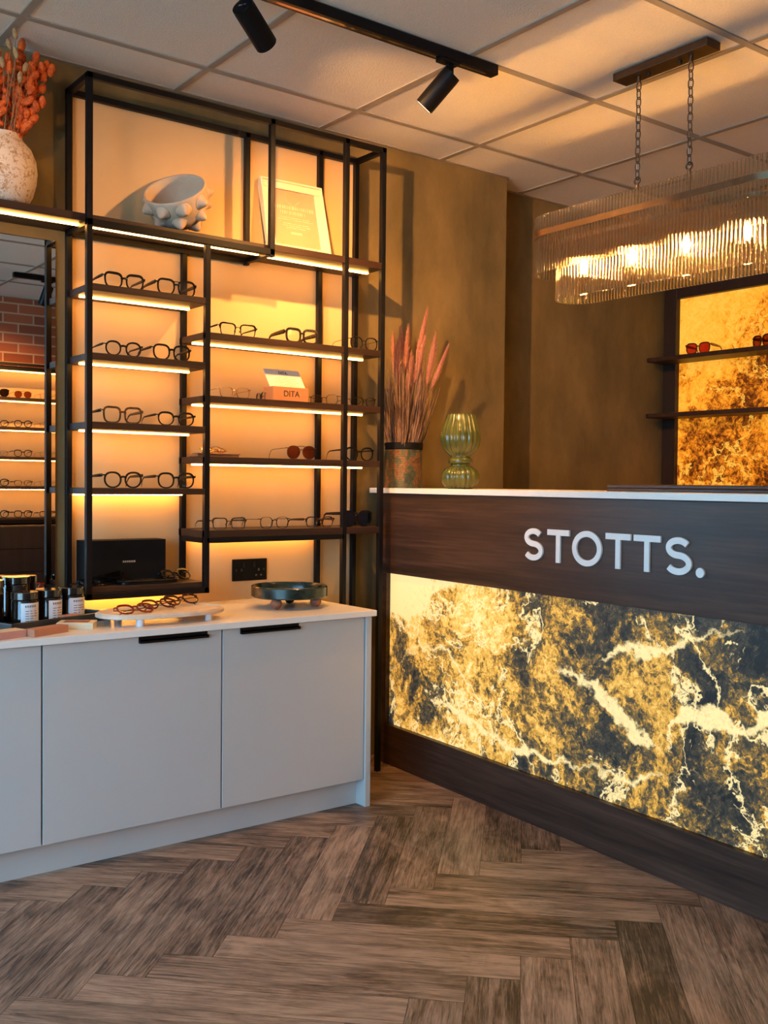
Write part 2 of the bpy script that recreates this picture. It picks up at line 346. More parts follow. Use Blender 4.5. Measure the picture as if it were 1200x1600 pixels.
def pot_mat():
    m, nt, out = new_mat('verdigris_pot')
    mp = coords(nt, (1, 1, 0.6))
    n1 = N(nt, 'ShaderNodeTexNoise', Scale=24, Detail=12, Roughness=0.76, Distortion=0.5); L(nt, mp, 'Vector', n1, 'Vector')
    r = ramp(nt, [(0.36, (0.014, 0.014, 0.009)), (0.43, (0.030, 0.050, 0.036)), (0.475, (0.075, 0.085, 0.045)), (0.505, (0.060, 0.050, 0.020)), (0.53, (0.26, 0.100, 0.030)), (0.60, (0.05, 0.026, 0.013))]); L(nt, n1, 'Fac', r, 'Fac')
    mp2 = coords(nt, (1, 1, 1)); wv = N(nt, 'ShaderNodeTexWave', Scale=90, Distortion=2.5, bands_direction='Z'); wv.inputs['Detail'].default_value = 2
    L(nt, mp2, 'Vector', wv, 'Vector')
    p = N(nt, 'ShaderNodeBsdfPrincipled', Roughness=0.45); L(nt, r, 'Color', p, 'Base Color')
    b = N(nt, 'ShaderNodeBump', Strength=0.5, Distance=0.004); L(nt, wv, 'Fac', b, 'Height'); L(nt, b, 'Normal', p, 'Normal')
    L(nt, p, 'BSDF', out, 'Surface')
pot_mat()

# ------------------------------------------------------------------ mesh helpers
class MB:
    def __init__(self): self.v = []; self.f = []
    def add(self, vs, fs):
        o = len(self.v); self.v += [tuple(p) for p in vs]; self.f += [tuple(i + o for i in f) for f in fs]; return self
    def box(self, x0, x1, y0, y1, z0, z1):
        if x0 > x1: x0, x1 = x1, x0
        if y0 > y1: y0, y1 = y1, y0
        if z0 > z1: z0, z1 = z1, z0
        return self.add([(x0, y0, z0), (x1, y0, z0), (x1, y1, z0), (x0, y1, z0), (x0, y0, z1), (x1, y0, z1), (x1, y1, z1), (x0, y1, z1)],
                        [(0, 3, 2, 1), (4, 5, 6, 7), (0, 1, 5, 4), (1, 2, 6, 5), (2, 3, 7, 6), (3, 0, 4, 7)])
    def prism(self, pts, fn, t0, t1):
        """pts: 2D outline; fn(a,b,t)->xyz ; extruded from t0 to t1"""
        n = len(pts)
        vs = [fn(a, b, t0) for a, b in pts] + [fn(a, b, t1) for a, b in pts]
        fs = [tuple(range(n))[::-1], tuple(range(n, 2 * n))] + [(i, (i + 1) % n, n + (i + 1) % n, n + i) for i in range(n)]
        return self.add(vs, fs)
    def tube(self, pts, r, seg=8, closed=False, up=None, sx=1.0, sy=1.0, caps=True):
        pts = [Vector(p) for p in pts]; n = len(pts)
        rs = r if isinstance(r, (list, tuple)) else [r] * n
        vs = []; prev = None
        for i, p in enumerate(pts):
            if closed: t = pts[(i + 1) % n] - pts[i - 1]
            else: t = pts[min(i + 1, n - 1)] - pts[max(i - 1, 0)]
            t.normalize()
            if up is not None: a = Vector(up)
            elif prev is None: a = Vector((0, 0, 1)) if abs(t.z) < 0.9 else Vector((1, 0, 0))
            else: a = prev
            a = a - t * a.dot(t)
            if a.length < 1e-6: a = t.orthogonal()
            a.normalize(); prev = a; b = t.cross(a)
            for k in range(seg):
                q = 2 * PI * k / seg
                vs.append(p + a * (math.cos(q) * rs[i] * sx) + b * (math.sin(q) * rs[i] * sy))
        fs = []
        m = n if closed else n - 1
        for i in range(m):
            j = (i + 1) % n
            for k in range(seg):
                fs.append((i * seg + k, i * seg + (k + 1) % seg, j * seg + (k + 1) % seg, j * seg + k))
        if not closed and caps:
            fs.append(tuple(range(seg))[::-1]); fs.append(tuple((n - 1) * seg + k for k in range(seg)))
        return self.add(vs, fs)
    def cyl(self, p0, p1, r, seg=24, r1=None): return self.tube([p0, p1], [r, r if r1 is None else r1], seg)
    def lathe(self, prof, seg=48, c=(0, 0, 0), mod=None, closed_profile=False):
        vs = []; n = len(prof)
        for i, (r, z) in enumerate(prof):
            for k in range(seg):
                a = 2 * PI * k / seg
                rr = r * (mod(a, z, i) if mod else 1)
                vs.append((c[0] + rr * math.cos(a), c[1] + rr * math.sin(a), c[2] + z))
        fs = []
        for i in range(n - 1 if not closed_profile else n):
            j = (i + 1) % n
            for k in range(seg):
                fs.append((i * seg + k, i * seg + (k + 1) % seg, j * seg + (k + 1) % seg, j * seg + k))
        if not closed_profile:
            if prof[0][0] > 1e-5: fs.append(tuple(range(seg))[::-1])
            if prof[-1][0] > 1e-5: fs.append(tuple((n - 1) * seg + k for k in range(seg)))
        return self.add(vs, fs)
    def ball(self, c, rx, ry=None, rz=None, seg=12, rings=8, axis=None):
        ry = rx if ry is None else ry; rz = rx if rz is None else rz
        vs = []; fs = []
        q = Vector((0, 0, 1)).rotation_difference(Vector(axis).normalized()) if axis is not None else None
        for i in range(rings + 1):
            th = PI * i / rings
            for k in range(seg):
                a = 2 * PI * k / seg
                p = Vector((rx * math.sin(th) * math.cos(a), ry * math.sin(th) * math.sin(a), rz * math.cos(th)))
                if q: p = q @ p
                vs.append((c[0] + p.x, c[1] + p.y, c[2] + p.z))
        for i in range(rings):
            for k in range(seg):
                fs.append((i * seg + k, (i + 1) * seg + k, (i + 1) * seg + (k + 1) % seg, i * seg + (k + 1) % seg))
        return self.add(vs, fs)
    def xf(self, M):
        self.v = [tuple(M @ Vector(p)) for p in self.v]; return self

def root_loc(p):
    while p.parent: p = p.parent
    return p
def obj(name, mb, mat, parent=None, smooth=False, bevel=0, world=False, angle=40):
    """one mesh object; with world=True the geometry is in world space and is shifted into the thing's own space"""
    me = bpy.data.meshes.new(name)
    vs = mb.v
    if world and parent is not None:
        inv = root_loc(parent).matrix_world.inverted()
        vs = [tuple(inv @ Vector(p)) for p in vs]
    me.from_pydata(vs, [], mb.f); me.validate(); me.update()
    b = bmesh.new(); b.from_mesh(me); bmesh.ops.remove_doubles(b, verts=b.verts, dist=1e-6); bmesh.ops.recalc_face_normals(b, faces=b.faces); b.to_mesh(me); b.free()
    if mat: me.materials.append(MATS[mat])
    if smooth:
        for p in me.polygons: p.use_smooth = True
        if angle < 180:
            try: me.set_sharp_from_angle(angle=math.radians(angle))
            except Exception: pass
    o = bpy.data.objects.new(name, me); COL.objects.link(o)
    if parent: o.parent = parent
    if bevel:
        md = o.modifiers.new('bevel', 'BEVEL'); md.width = bevel; md.segments = 2; md.limit_method = 'ANGLE'; md.angle_limit = math.radians(50)
    return o
def tag(o, label, cat, group=None):
    o['label'] = label; o['category'] = cat
    if group: o['group'] = group
    return o
def thing(name, label, cat, loc=(0, 0, 0), rotz=0, group=None, rot=None):
    o = bpy.data.objects.new(name, None); COL.objects.link(o)
    o.location = loc; o.rotation_euler = rot or (0, 0, rotz); o.empty_display_size = 0.05
    o.matrix_world = Matrix.LocRotScale(Vector(loc), o.rotation_euler, None)
    return tag(o, label, cat, group)
def struct(name, mb, mat, **kw):
    o = obj(name, mb, mat, **kw); o['kind'] = 'structure'; return o
def copy_thing(src, loc, rotz, label):
    c = src.copy(); COL.objects.link(c); c.location = loc; c.rotation_euler = (0, 0, rotz); c['label'] = label
    def rec(a, b):
        for ch in a.children:
            k = ch.copy(); COL.objects.link(k); k.parent = b; rec(ch, k)
    rec(src, c)
    return c
def text_mesh(s, size, depth=0.0005):
    cu = bpy.data.curves.new('lettering', 'FONT'); cu.body = s; cu.size = size; cu.extrude = depth; cu.align_x = 'CENTER'; cu.align_y = 'CENTER'
    o = bpy.data.objects.new('lettering', cu); COL.objects.link(o)
    dg = bpy.context.evaluated_depsgraph_get(); dg.update()
    me = bpy.data.meshes.new_from_object(o.evaluated_get(dg))
    mb = MB(); mb.add([v.co[:] for v in me.vertices], [tuple(p.vertices) for p in me.polygons])
    bpy.data.objects.remove(o); bpy.data.curves.remove(cu); bpy.data.meshes.remove(me)
    return mb

# ------------------------------------------------------------------ the room
XL, XR, YF = -2.80, 3.56, -4.45
def build_room():
    # herringbone floor: every plank a quad of its own tone
    w, Lp = 0.118, 0.708
    ax, ay = 0.800, -1.200
    me_v, me_f, uvs, tones = [], [], [], []
    s2 = math.sqrt(0.5); g = 0.0006
    def to_world(u, v): return (ax + (u + v) * s2, ay + (-u + v) * s2)
    rnd = random.Random(3)
    for m in range(-8, 9):
        for k in range(-70, 71):
            for kind in (0, 1):
                u0 = k * w + m * Lp; v0 = k * w - m * Lp
                if kind == 0: r = (u0, u0 + Lp, v0, v0 + w)
                else: r = (u0, u0 + w, v0 + w, v0 + w + Lp)
                cx, cy = to_world((r[0] + r[1]) / 2, (r[2] + r[3]) / 2)
                if not (XL - 0.5 < cx < XR + 0.5 and YF - 0.5 < cy < 0.6): continue
                c = [to_world(r[0] + g, r[2] + g), to_world(r[1] - g, r[2] + g), to_world(r[1] - g, r[3] - g), to_world(r[0] + g, r[3] - g)]
                o = len(me_v); me_v += [(x, y, 0.0) for x, y in c]; me_f.append((o, o + 1, o + 2, o + 3))
                du, dv = rnd.uniform(0, 60), rnd.uniform(0, 60)
                q = [(0, 0), (Lp, 0), (Lp, w), (0, w)] if kind == 0 else [(0, 0), (0, w), (Lp, w), (Lp, 0)]
                uvs += [(a + du, b + dv) for a, b in q]
                tones.append(rnd.gauss(0, 0.026) + (0.012 if kind == 0 else -0.012))
    o = len(me_v)
    me_v += [(XL - .6, YF - .6, -0.0012), (XR + .6, YF - .6, -0.0012), (XR + .6, .7, -0.0012), (XL - .6, .7, -0.0012)]
    me_f.append((o, o + 1, o + 2, o + 3)); uvs += [(0, 0)] * 4; tones.append(-0.30)
    me = bpy.data.meshes.new('floor'); me.from_pydata(me_v, [], me_f)
    ul = me.uv_layers.new(name='plank')
    for i, q in enumerate(uvs): ul.data[i].uv = q
    at = me.attributes.new('tone', 'FLOAT', 'FACE')
    for i, t in enumerate(tones): at.data[i].value = t
    me.materials.append(MATS['herringbone_vinyl'])
    fo = bpy.data.objects.new('floor', me); COL.objects.link(fo); fo['kind'] = 'structure'
    # ceiling tiles on a 600 mm grid
    struct('ceiling', MB().box(XL - .2, XR + .2, YF - .2, .4, H, H + .06), 'ceiling_tile')
    b = MB()
    i = -5
    while 0.6 * i < XR + .1:
        b.box(0.6 * i - .012, 0.6 * i + .012, YF, .15, H - .004, H + .004); i += 1
    for j in range(-1, 8):
        y = -.25 - .6 * j
        if y > .15: continue
        b.box(XL, XR, y - .012, y + .012, H - .0045, H + .004)
    # slim angle along the walls
    b.box(XL, 2.194, -.018, 0, H - .003, H + .004); b.box(2.194, XR, .132, .15, H - .003, H + .004); b.box(2.194, 2.212, 0, .15, H - .003, H + .004)
    struct('trim_1', b, 'ceiling_bar')
    struct('wall_back', MB().box(XL - .15, 2.194, 0, .30, 0, H), 'plaster')
    struct('wall_recess', MB().box(2.194, XR + .15, .15, .30, 0, H), 'plaster')
    struct('wall_right', MB().box(XR, XR + .15, YF - .15, .15, 0, H), 'plaster')
    struct('wall_front', MB().box(XL - .15, XR, YF - .15, YF, 0, H), 'red_brick')
    y0, y1, z0, z1 = -4.25, -.85, .06, 2.36
    lw = MB().box(XL - .15, XL, YF, y0, 0, H).box(XL - .15, XL, y1, 0, 0, H).box(XL - .15, XL, y0, y1, 0, z0).box(XL - .15, XL, y0, y1, z1, H)
    struct('wall_left', lw, 'plaster')
    win = MB()
    for ya, yb in ((y0, y0 + .06), (y1 - .06, y1), (-2.60, -2.54)): win.box(XL - .11, XL - .03, ya, yb, z0, z1)
    win.box(XL - .11, XL - .03, y0, y1, z0, z0 + .06).box(XL - .11, XL - .03, y0, y1, z1 - .06, z1)
    wo = struct('window_1', win, 'black_metal')
    obj('pane', MB().box(XL - .074, XL - .068, y0 + .05, y1 - .05, z0 + .05, z1 - .05), 'window_glass', wo)
    struct('ground', MB().box(XL - 6, XL - .15, YF - 3, 3, -.12, -.02), 'bounce_pavement')
build_room()

# ------------------------------------------------------------------ lit shelving frame
FY, BY, HT = -.195, -.020, .0095           # centres of front and back uprights, half a tube
UX = dict(FL=.221, U1=.629, U2=.877, U3=1.194, FR=1.363)
ZT = 2.365
TOP = 1.934
LEFT_T = (1.717, 1.502, 1.287, 1.079)
RIGHT_T = (1.604, 1.392, 1.187)
S4_T = .938
BOT_T = .765
def led(name_parent, x0, x1, y, z):
    return obj('light_strip', MB().box(x0, x1, y - .0055, y + .0055, z - .0055, z), 'led_strip', name_parent, world=True)
def build_shelving():
    t = thing('shelving_frame', 'tall black steel shelving frame with lit walnut shelves on the green wall', 'shelving unit', (.78, -.1, 0))
    def bar(x0, x1, y0, y1, z0, z1, nm='rail'):
        return obj(nm, MB().box(x0, x1, y0, y1, z0, z1), 'black_metal', t, world=True, bevel=.0015)
    def post(x, y, z0, z1): return bar(x - HT, x + HT, y - HT, y + HT, z0, z1, 'upright')
    zb = .727
    post(UX['FL'], FY, zb, ZT); post(UX['FL'], BY, zb, ZT)
    post(UX['U1'], FY, zb, TOP - .04); post(UX['U1'], BY, zb, TOP - .04)
    post(UX['U2'], FY, TOP - .045, ZT); post(UX['U2'], BY, TOP - .045, ZT)
    post(UX['U3'], FY, 0, ZT); post(UX['U3'], BY, 0, ZT)
    post(UX['FR'], FY, 0, ZT); post(UX['FR'], BY, 0, ZT)
    h = HT
    # top ring
    for y in (FY, BY): bar(UX['FL'] - h, UX['FR'] + h, y - h, y + h, ZT - 2 * h, ZT + .0)
    for k in ('FL', 'FR'): bar(UX[k] - h, UX[k] + h, FY, BY, ZT - 2 * h, ZT)
    # ring under the upper box
    for y in (FY, BY): bar(UX['FL'] - h, UX['U2'] + h, y - h, y + h, 1.894, 1.916)
    for k in ('FL', 'U2'): bar(UX[k] - h, UX[k] + h, FY, BY, 1.894, 1.909)
    # bottom ring of the left bay
    for y in (FY, BY): bar(UX['FL'] - h, UX['U1'] + h, y - h, y + h, zb, zb + .02)
    for k in ('FL', 'U1'): bar(UX[k] - h, UX[k] + h, FY, BY, zb, zb + .02)
    # rail under the lowest shelf of the right bay
    bar(UX['U1'], UX['U3'], FY - h, FY + h, S4_T - .043, S4_T - .024)
    for k in ('U1', 'U3'): bar(UX[k] - h, UX[k] + h, FY, BY, S4_T - .043, S4_T - .024)
    p = MB().box(.228, 1.20, -.006, -.0005, .672, ZT).box(1.20, 1.385, -.006, -.0005, .01, ZT)
    obj('back_panel', p, 'back_panel', t, world=True)
    def shelf(x0, x1, top, th, strip, y0=FY - h + .001, y1=-.007, sy=-.085, s0=.012, s1=.012):
        s = obj('shelf', MB().box(x0, x1, y0, y1, top - th, top), 'walnut_shelf', t, world=True, bevel=.001)
        if strip: led(s, x0 + s0, x1 - s1, sy, top - th)
        return s
    x0, x1 = UX['FL'] + .0, UX['U1'] + .0
    for z in LEFT_T[:3]: shelf(x0, x1, z, .022, True)
    shelf(x0, x1, LEFT_T[3], .020, True, sy=-.035)
    shelf(UX['FL'] - h + .012, UX['U1'] + h - .012, BOT_T, .018, False, y0=FY + .004)
    led(t, .26, .60, -.035, .727)
    for z in RIGHT_T: shelf(UX['U1'] - h, UX['FR'] + .002, z, .023, True)
    s4 = shelf(UX['U1'] - h, UX['FR'] + .002, S4_T, .024, False)
    led(s4, .66, 1.18, -.035, S4_T - .024)
    # the board under the upper box and the board to its right
    shelf(UX['FL'], UX['U2'] - .002, TOP, .024, True, y0=-.178, sy=-.128, s0=.0)
    shelf(UX['U2'], UX['FR'] + .002, TOP, .024, True, y0=FY - h + .001, sy=-.115)
build_shelving()

t = thing('wall_shelf', 'long walnut wall shelf with lit underside above the mirror', 'shelf', (-.6, -.09, 1.90))
s = obj('board', MB().box(-1.6, UX['FL'] - .0005, -.178, -.001, TOP - .024, TOP), 'walnut_shelf', t, world=True, bevel=.001)
led(s, -1.58, UX['FL'] - .001, -.128, TOP - .024)

mt = thing('mirror', 'frameless wall mirror reflecting brickwork below the lit wall shelf', 'mirror', (-.4, -.004, .70))
obj('mirror_glass', MB().box(-1.0, .1815, -.010, -.004, .70, 1.874), 'mirror_silver', mt, world=True)
obj('mirror_edge', MB().box(-1.0, .1830, -.004, -.0005, .70, 1.8755), 'grey_metal', mt, world=True)

# ------------------------------------------------------------------ white base units and worktop
def cabinet(x0, x1, label, handle, end=False):
    t = thing('base_cabinet', label, 'cabinet', ((x0 + x1) / 2, -.27, 0), group='white base cabinets')
    obj('body', MB().box(x0, x1, -.488, -.002, .098, .650), 'white_lacquer', t, world=True)
    d = obj('door', MB().box(x0 + .0015, x1 - .0015, -.512, -.490, .094, .6485), 'white_lacquer', t, world=True, bevel=.001)
    if handle:
        h0, h1 = handle
        obj('handle', MB().box(h0, h1, -.524, -.509, .6365, .6395).box(h0, h1, -.524, -.521, .630, .6395).box(h0, h1, -.5135, -.5115, .630, .6505), 'black_metal', d, world=True)
    if end:
        obj('end_panel', MB().box(1.0675, 1.0885, -.520, -.002, 0, .650), 'white_lacquer', t, world=True, bevel=.001)
    return t
cabinet(-1.14, -.587, 'white base cabinet beyond the picture, furthest from the reception desk', None)
cabinet(-.585, -.032, 'white base cabinet cut off at the edge, below the jars and small boxes', None)
cabinet(-.030, .522, 'white base cabinet between its two neighbours, below the red glasses', (.250, .472))
cabinet(.524, 1.066, 'white base cabinet with end panel, below the green marble dish', (.585, .800), end=True)
tag(obj('kickboard', MB().box(-1.14, 1.067, -.466, -.450, 0, .0975), 'white_lacquer'), 'white kickboard set back beneath the base cabinet doors', 'kickboard')
tag(obj('worktop', MB().box(-1.16, 1.103, -.530, -.001, .6515, .6715), 'worktop_white', bevel=.0015), 'white stone worktop lying over the base cabinets', 'worktop')
WT = .6715

# ------------------------------------------------------------------ glasses
def sgnpow(v, e): return math.copysign(abs(v) ** e, v)
def lens_outline(st, side, n=40):
    a, b = st['a'], st['b']; pts = []
    for i in range(n):
        q = 2 * PI * i / n; c, s = math.cos(q), math.sin(q)
        x = a * sgnpow(c, 2 / st.get('n', 3)); z = b * sgnpow(s, 2 / st.get('n', 3))
        
        dn = max(0, -z / b); up = max(0, z / b)
        x *= 1 - st.get('taper', .1) * dn ** 1.4
        x += st.get('drop', 0) * a * dn
        out = max(0, x / a)
        z += st.get('cat', 0) * b * out ** 2 * (.3 + .7 * up) 
        pts.append((x * side, z, s))
    return pts
STY = dict(
    wayfarer=dict(a=.0250, b=.0200, n=3.6, taper=.15, cat=.14, tt=.0042, tb=.0022, mat='black_gloss', tw=.0055),
    double=dict(a=.0255, b=.0215, n=3.6, taper=.18, drop=.05, cat=.06, tt=.0034, tb=.0022, mat='black_gloss', double=True, tw=.0065),
    panto=dict(a=.0230, b=.0210, n=2.4, taper=.14, cat=.05, tt=.0032, tb=.0022, mat='black_gloss', tw=.004),
    soft=dict(a=.0248, b=.0215, n=3.0, taper=.14, cat=.08, tt=.0034, tb=.0022, mat='black_gloss', tw=.0048),
    square=dict(a=.0248, b=.0222, n=4.0, taper=.14, cat=.08, tt=.0036, tb=.0024, mat='tortoise', tw=.0055),
    oval=dict(a=.0240, b=.0185, n=2.7, taper=.16, cat=.14, tt=.0034, tb=.0018, mat='black_gloss', tw=.004),
    cat=dict(a=.0245, b=.0225, n=2.3, taper=.10, cat=.16, tt=.0034, tb=.0026, mat='black_gloss', tw=.0055),
    softbig=dict(a=.0240, b=.0215, n=2.7, taper=.12, cat=.10, tt=.0034, tb=.0022, mat='black_gloss', tw=.0050),
    brow=dict(a=.0245, b=.0185, n=4.4, taper=.10, cat=.05, tt=.0048, tb=.0008, mat='black_gloss', brow=True, tw=.0035),
    chunky=dict(a=.0250, b=.0195, n=4.4, taper=.10, cat=.05, tt=.0048, tb=.0034, mat='black_gloss', tw=.0085),
    roundcat=dict(a=.0245, b=.0235, n=2.6, taper=.10, cat=.10, tt=.0034, tb=.0026, mat='black_gloss', wire=True, tw=.002),
    rimless=dict(a=.0250, b=.0185, n=3.2, taper=.14, cat=.05, tt=.0005, tb=.0005, mat='gold_metal', wire=True, tw=.0016),
    wire=dict(a=.0240, b=.0200, n=2.8, taper=.12, cat=.06, tt=.0010, tb=.0010, mat='dark_metal', wire=True, tw=.0018),
    aviator=dict(a=.0265, b=.0240, n=2.4, taper=.18, drop=.06, cat=.0, tt=.0010, tb=.0010, mat='dark_metal', wire=True, double=True, lens='brown_lens', tw=.0012),
    catmetal=dict(a=.0240, b=.0215, n=2.5, taper=.12, cat=.26, tt=.0034, tb=.0018, mat='black_gloss', tw=.0032),
    browgold=dict(a=.0240, b=.0195, n=2.8, taper=.14, cat=.06, tt=.0046, tb=.0009, mat='tortoise', brow=True, tw=.0045, tmat='tortoise'),
    catsun=dict(a=.0270, b=.0245, n=2.5, taper=.12, cat=.34, tt=.0036, tb=.0026, mat='black_gloss', lens='dark_lens', tw=.0060),
    redsun=dict(a=.0265, b=.0230, n=3.2, taper=.20, cat=.14, tt=.0032, tb=.0022, mat='tortoise', lens='red_lens', tw=.0075, tmat='tan_acetate'),
    redoval=dict(a=.0245, b=.0170, n=2.6, taper=.12, cat=.04, tt=.0030, tb=.0022, mat='red_acetate', tw=.0045),
)
def glasses(style, label, loc, W=.135, rotz=0, group=None, folded=False, tilt=0, mat=None, lens=None, name=None, tag_card=False):
    st = dict(STY[style])
    if style not in ('redsun', 'rimless', 'wire', 'redoval', 'aviator'):
        W *= 1.065; st['b'] *= .91
    k = W / .135
    fm = mat or st['mat']; lm = lens or st.get('lens', 'clear_lens')
    sun = lm != 'clear_lens'
    cat = 'sunglasses' if sun else 'glasses'
    t = thing(name or ('sunglasses' if sun else 'spectacles'), label, cat, loc, rotz, group, rot=(tilt, 0, rotz) if tilt else None)
    a, b = st['a'], st['b']; cx = .0335; d = .0042
    zc = None
    front = MB(); lows = []
    st['a'] -= 0 if st.get('wire') else .0010; rims = []
    for side in (-1, 1):
        pts = lens_outline(st, side)
        n = len(pts); outer = []
        for i in range(n):
            x, z, s = pts[i]; xa, za, _ = pts[i - 1]; xb, zb, _ = pts[(i + 1) % n]
            tx, tz = xb - xa, zb - za; ln = math.hypot(tx, tz) or 1
            nx, nz = tz / ln * side, -tx / ln * side
            up = max(0, s)
            KT = 1.0 if st.get('wire') else 1.8
            th = st['tb'] * KT + (st['tt'] - st['tb']) * KT * (up ** .5 if st.get('brow') else up)
            if st.get('brow') and s > .12: th = st['tt'] * (.75 + .35 * max(0, x * side / a))
            outer.append((x + nx * th, z + nz * th))
        rims.append((side, [(p[0], p[1]) for p in pts], outer)); lows += [z for _, z in outer]
    zc = -min(lows)
    for side, inner, outer in rims:
        n = len(inner)
        vs = []
        for y in (0.0, d):
            vs += [((side * cx + x) * k, y, (z + zc) * k) for x, z in inner] + [((side * cx + x) * k, y, (z + zc) * k) for x, z in outer]
        fs = []
        for i in range(n):
            j = (i + 1) % n
            fs += [(i, j, n + j, n + i), (2 * n + i, 3 * n + i, 3 * n + j, 2 * n + j), (n + i, n + j, 3 * n + j, 3 * n + i), (i, 2 * n + i, 2 * n + j, j)]
        front.add(vs, fs)
    gx = (cx - a) * k + .0008
    zb = (zc + b * .38) * k
    br = .0013 if (st.get('wire') or st.get('brow')) else .0028
    bm = .0013 if (st.get('wire') or st.get('brow')) else .0034
    front.tube([(-gx - .001, .002, zb - .001), (-gx * .5, .0012, zb + .0022 * k), (0, .0008, zb + .0030 * k), (gx * .5, .0012, zb + .0022 * k), (gx + .001, .002, zb - .001)], br, 8, sx=bm / br, sy=1, up=(0, 0, 1))
    if st.get('double'): front.tube([(-gx - .007, .002, (zc + b * .93) * k), (0, .001, (zc + b * .99) * k), (gx + .007, .002, (zc + b * .93) * k)], .0013, 8)
    # end pieces
    xe = W / 2; zh = (zc + b * (.62 + st.get('cat', 0) * .7)) * k
    for s in (-1, 1):
        front.tube([(s * (cx + a * .93) * k, .002, zh + .0005), (s * (xe - .002), .0030, zh + .0008), (s * (xe - .0008), .0075, zh)], [max(.0016, st['tw'] * .42), max(.0014, st['tw'] * .42), max(.0012, st['tw'] * .38)], 8)
    if fm != 'rimless':
        obj('front_frame', front, fm, t, smooth=True)
    for side, inner, outer in rims:
        vs = [((side * cx + x) * k, .0016, (z + zc) * k) for x, z in inner] + [((side * cx + x) * k, .0026, (z + zc) * k) for x, z in inner]
        n = len(inner)
        obj('lens', MB().add(vs, [tuple(range(n)), tuple(range(2 * n - 1, n - 1, -1))] + [(i, (i + 1) % n, n + (i + 1) % n, n + i) for i in range(n)]), lm, t)
    if st.get('wire') or st.get('brow'):
        for s in (-1, 1):
            pd = MB().ball((s * .0085 * k, .0085, (zc - b * .10) * k), .0024, .0016, .0042, 8, 6)
            pd.tube([(s * gx, .003, (zc + b * .15) * k), (s * .0095 * k, .0075, (zc) * k)], .0006, 6)
            obj('nose_pad', pd, 'clear_lens' if st.get('wire') else 'gold_metal', t, smooth=True)
    tm = st.get('tmat', fm)
    for s in (-1, 1):
        th = st['tw'] * (.62 if not st.get('wire') else .5)
        if not folded:
            zt = max(.004, th * .8)
            kv = 1.0 if st.get('wire') else 1.55
            pts = [(s * (xe - .001), .006, zh), (s * (xe - .0005), .03, zh - .0008), (s * (xe - .001), .07, zh - .0024), (s * (xe - .003), .101, zh - .0040), (s * (xe - .004), .113, zh - .0095), (s * (xe - .005), .122, zh * .52), (s * (xe - .006), .129, zt)]
            rr = [th * kv, th * kv, th * .85 * kv, th * .70 * kv, th * .70 * kv, th * .75, th * .6]
        else:
            yb = .0075 + (.004 if s < 0 else 0)
            pts = [(s * (xe - .001), .005, zh), (s * (xe - .003), yb + .002, zh), (s * (xe - .03), yb + .004, zh), (s * (xe - .085), yb + .004, zh - .004), (s * (xe - .108), yb + .004, zh - .012), (s * (xe - .130), yb + .004, .004)]
            rr = [th, th, th * .9, th * .75, th * .75, th * .6]
        rr = [max(.0009, r) for r in rr]
        flat = max(.42, .0010 / max(rr))
        obj('temple', MB().tube(pts, rr, 8, up=(0, 0, 1), sx=1.0, sy=min(1, flat)), tm, t, smooth=True)
    return t
GY = -.168
GL = 'spectacles in the left bay of the shelving'
def sp(style, x, z, W, label, group=None, **kw): return glasses(style, label, (x, GY, z), W, 0, group, **kw)
Z = LEFT_T
sp('wayfarer', .349, Z[0], .136, 'black square spectacles standing beside the double-bridge pair on the top left shelf', GL)
sp('double', .531, Z[0], .139, 'black spectacles with a double bridge on the top left shelf', GL)
sp('panto', .347, Z[1], .128, 'black round-eyed spectacles on the second left shelf down, nearest the outer upright', GL)
sp('soft', .515, Z[1], .136, 'black softly squared spectacles on the second left shelf down, beside the round pair', GL)
sp('square', .345, Z[2], .134, 'square tortoiseshell-bridge spectacles on the third left shelf down', GL)
sp('oval', .532, Z[2], .137, 'slim black spectacles beside the tortoiseshell pair on the third left shelf', GL)
sp('cat', .347, Z[3], .131, 'large black cat-eye spectacles just above the black box', GL)
sp('softbig', .533, Z[3], .137, 'black spectacles beside the cat-eye pair on the fourth left shelf', GL)
GR = 'eyewear in the right bay of the shelving'
Z = RIGHT_T
sp('brow', .763, Z[0], .148, 'black browline spectacles with half rims on the upper right shelf', GR)
sp('chunky', 1.025, Z[0], .137, 'chunky thick-armed black spectacles on the upper right shelf', GR)
sp('roundcat', 1.302, Z[0], .130, 'wide black-rimmed spectacles with thin metal arms beside the outer right upright', GR)
sp('rimless', .752, Z[1], .130, 'rimless gold spectacles beside the small presentation box', GR)
glasses('rimless', 'gold and black spectacles half hidden behind the small presentation box', (.915, -.062, Z[1]), .128, -PI / 2 - .25, GR, mat='dark_metal')
glasses('wire', 'thin metal spectacles turned sideways near the middle upright, behind it on the second shelf', (1.160, -.110, Z[1]), .128, -PI / 2 + .55, GR, mat='dark_metal')
sp('wire', 1.308, Z[1], .112, 'small dark metal spectacles at the end of the second right shelf', GR, mat='black_gloss')
sp('aviator', 1.026, Z[2], .132, 'aviator sunglasses with brown gradient lenses on the third right shelf', GR)
sp('catmetal', 1.285, Z[2], .134, 'black cat-eye spectacles crossing the front upright on the third right shelf', GR)
Z4 = S4_T
sp('brow', .733, Z4, .135, 'thin half-rimmed dark spectacles at the near end of the lowest right shelf', GR, mat='dark_metal')
sp('wire', .915, Z4, .133, 'dark wire-rimmed spectacles, second along the lowest right shelf', GR, mat='black_gloss')
sp('browgold', 1.108, Z4, .127, 'tortoiseshell browline spectacles with gold lower rims on the lowest right shelf', GR)
sp('catsun', 1.274, Z4, .140, 'black cat-eye sunglasses with dark lenses on the lowest right shelf', GR)

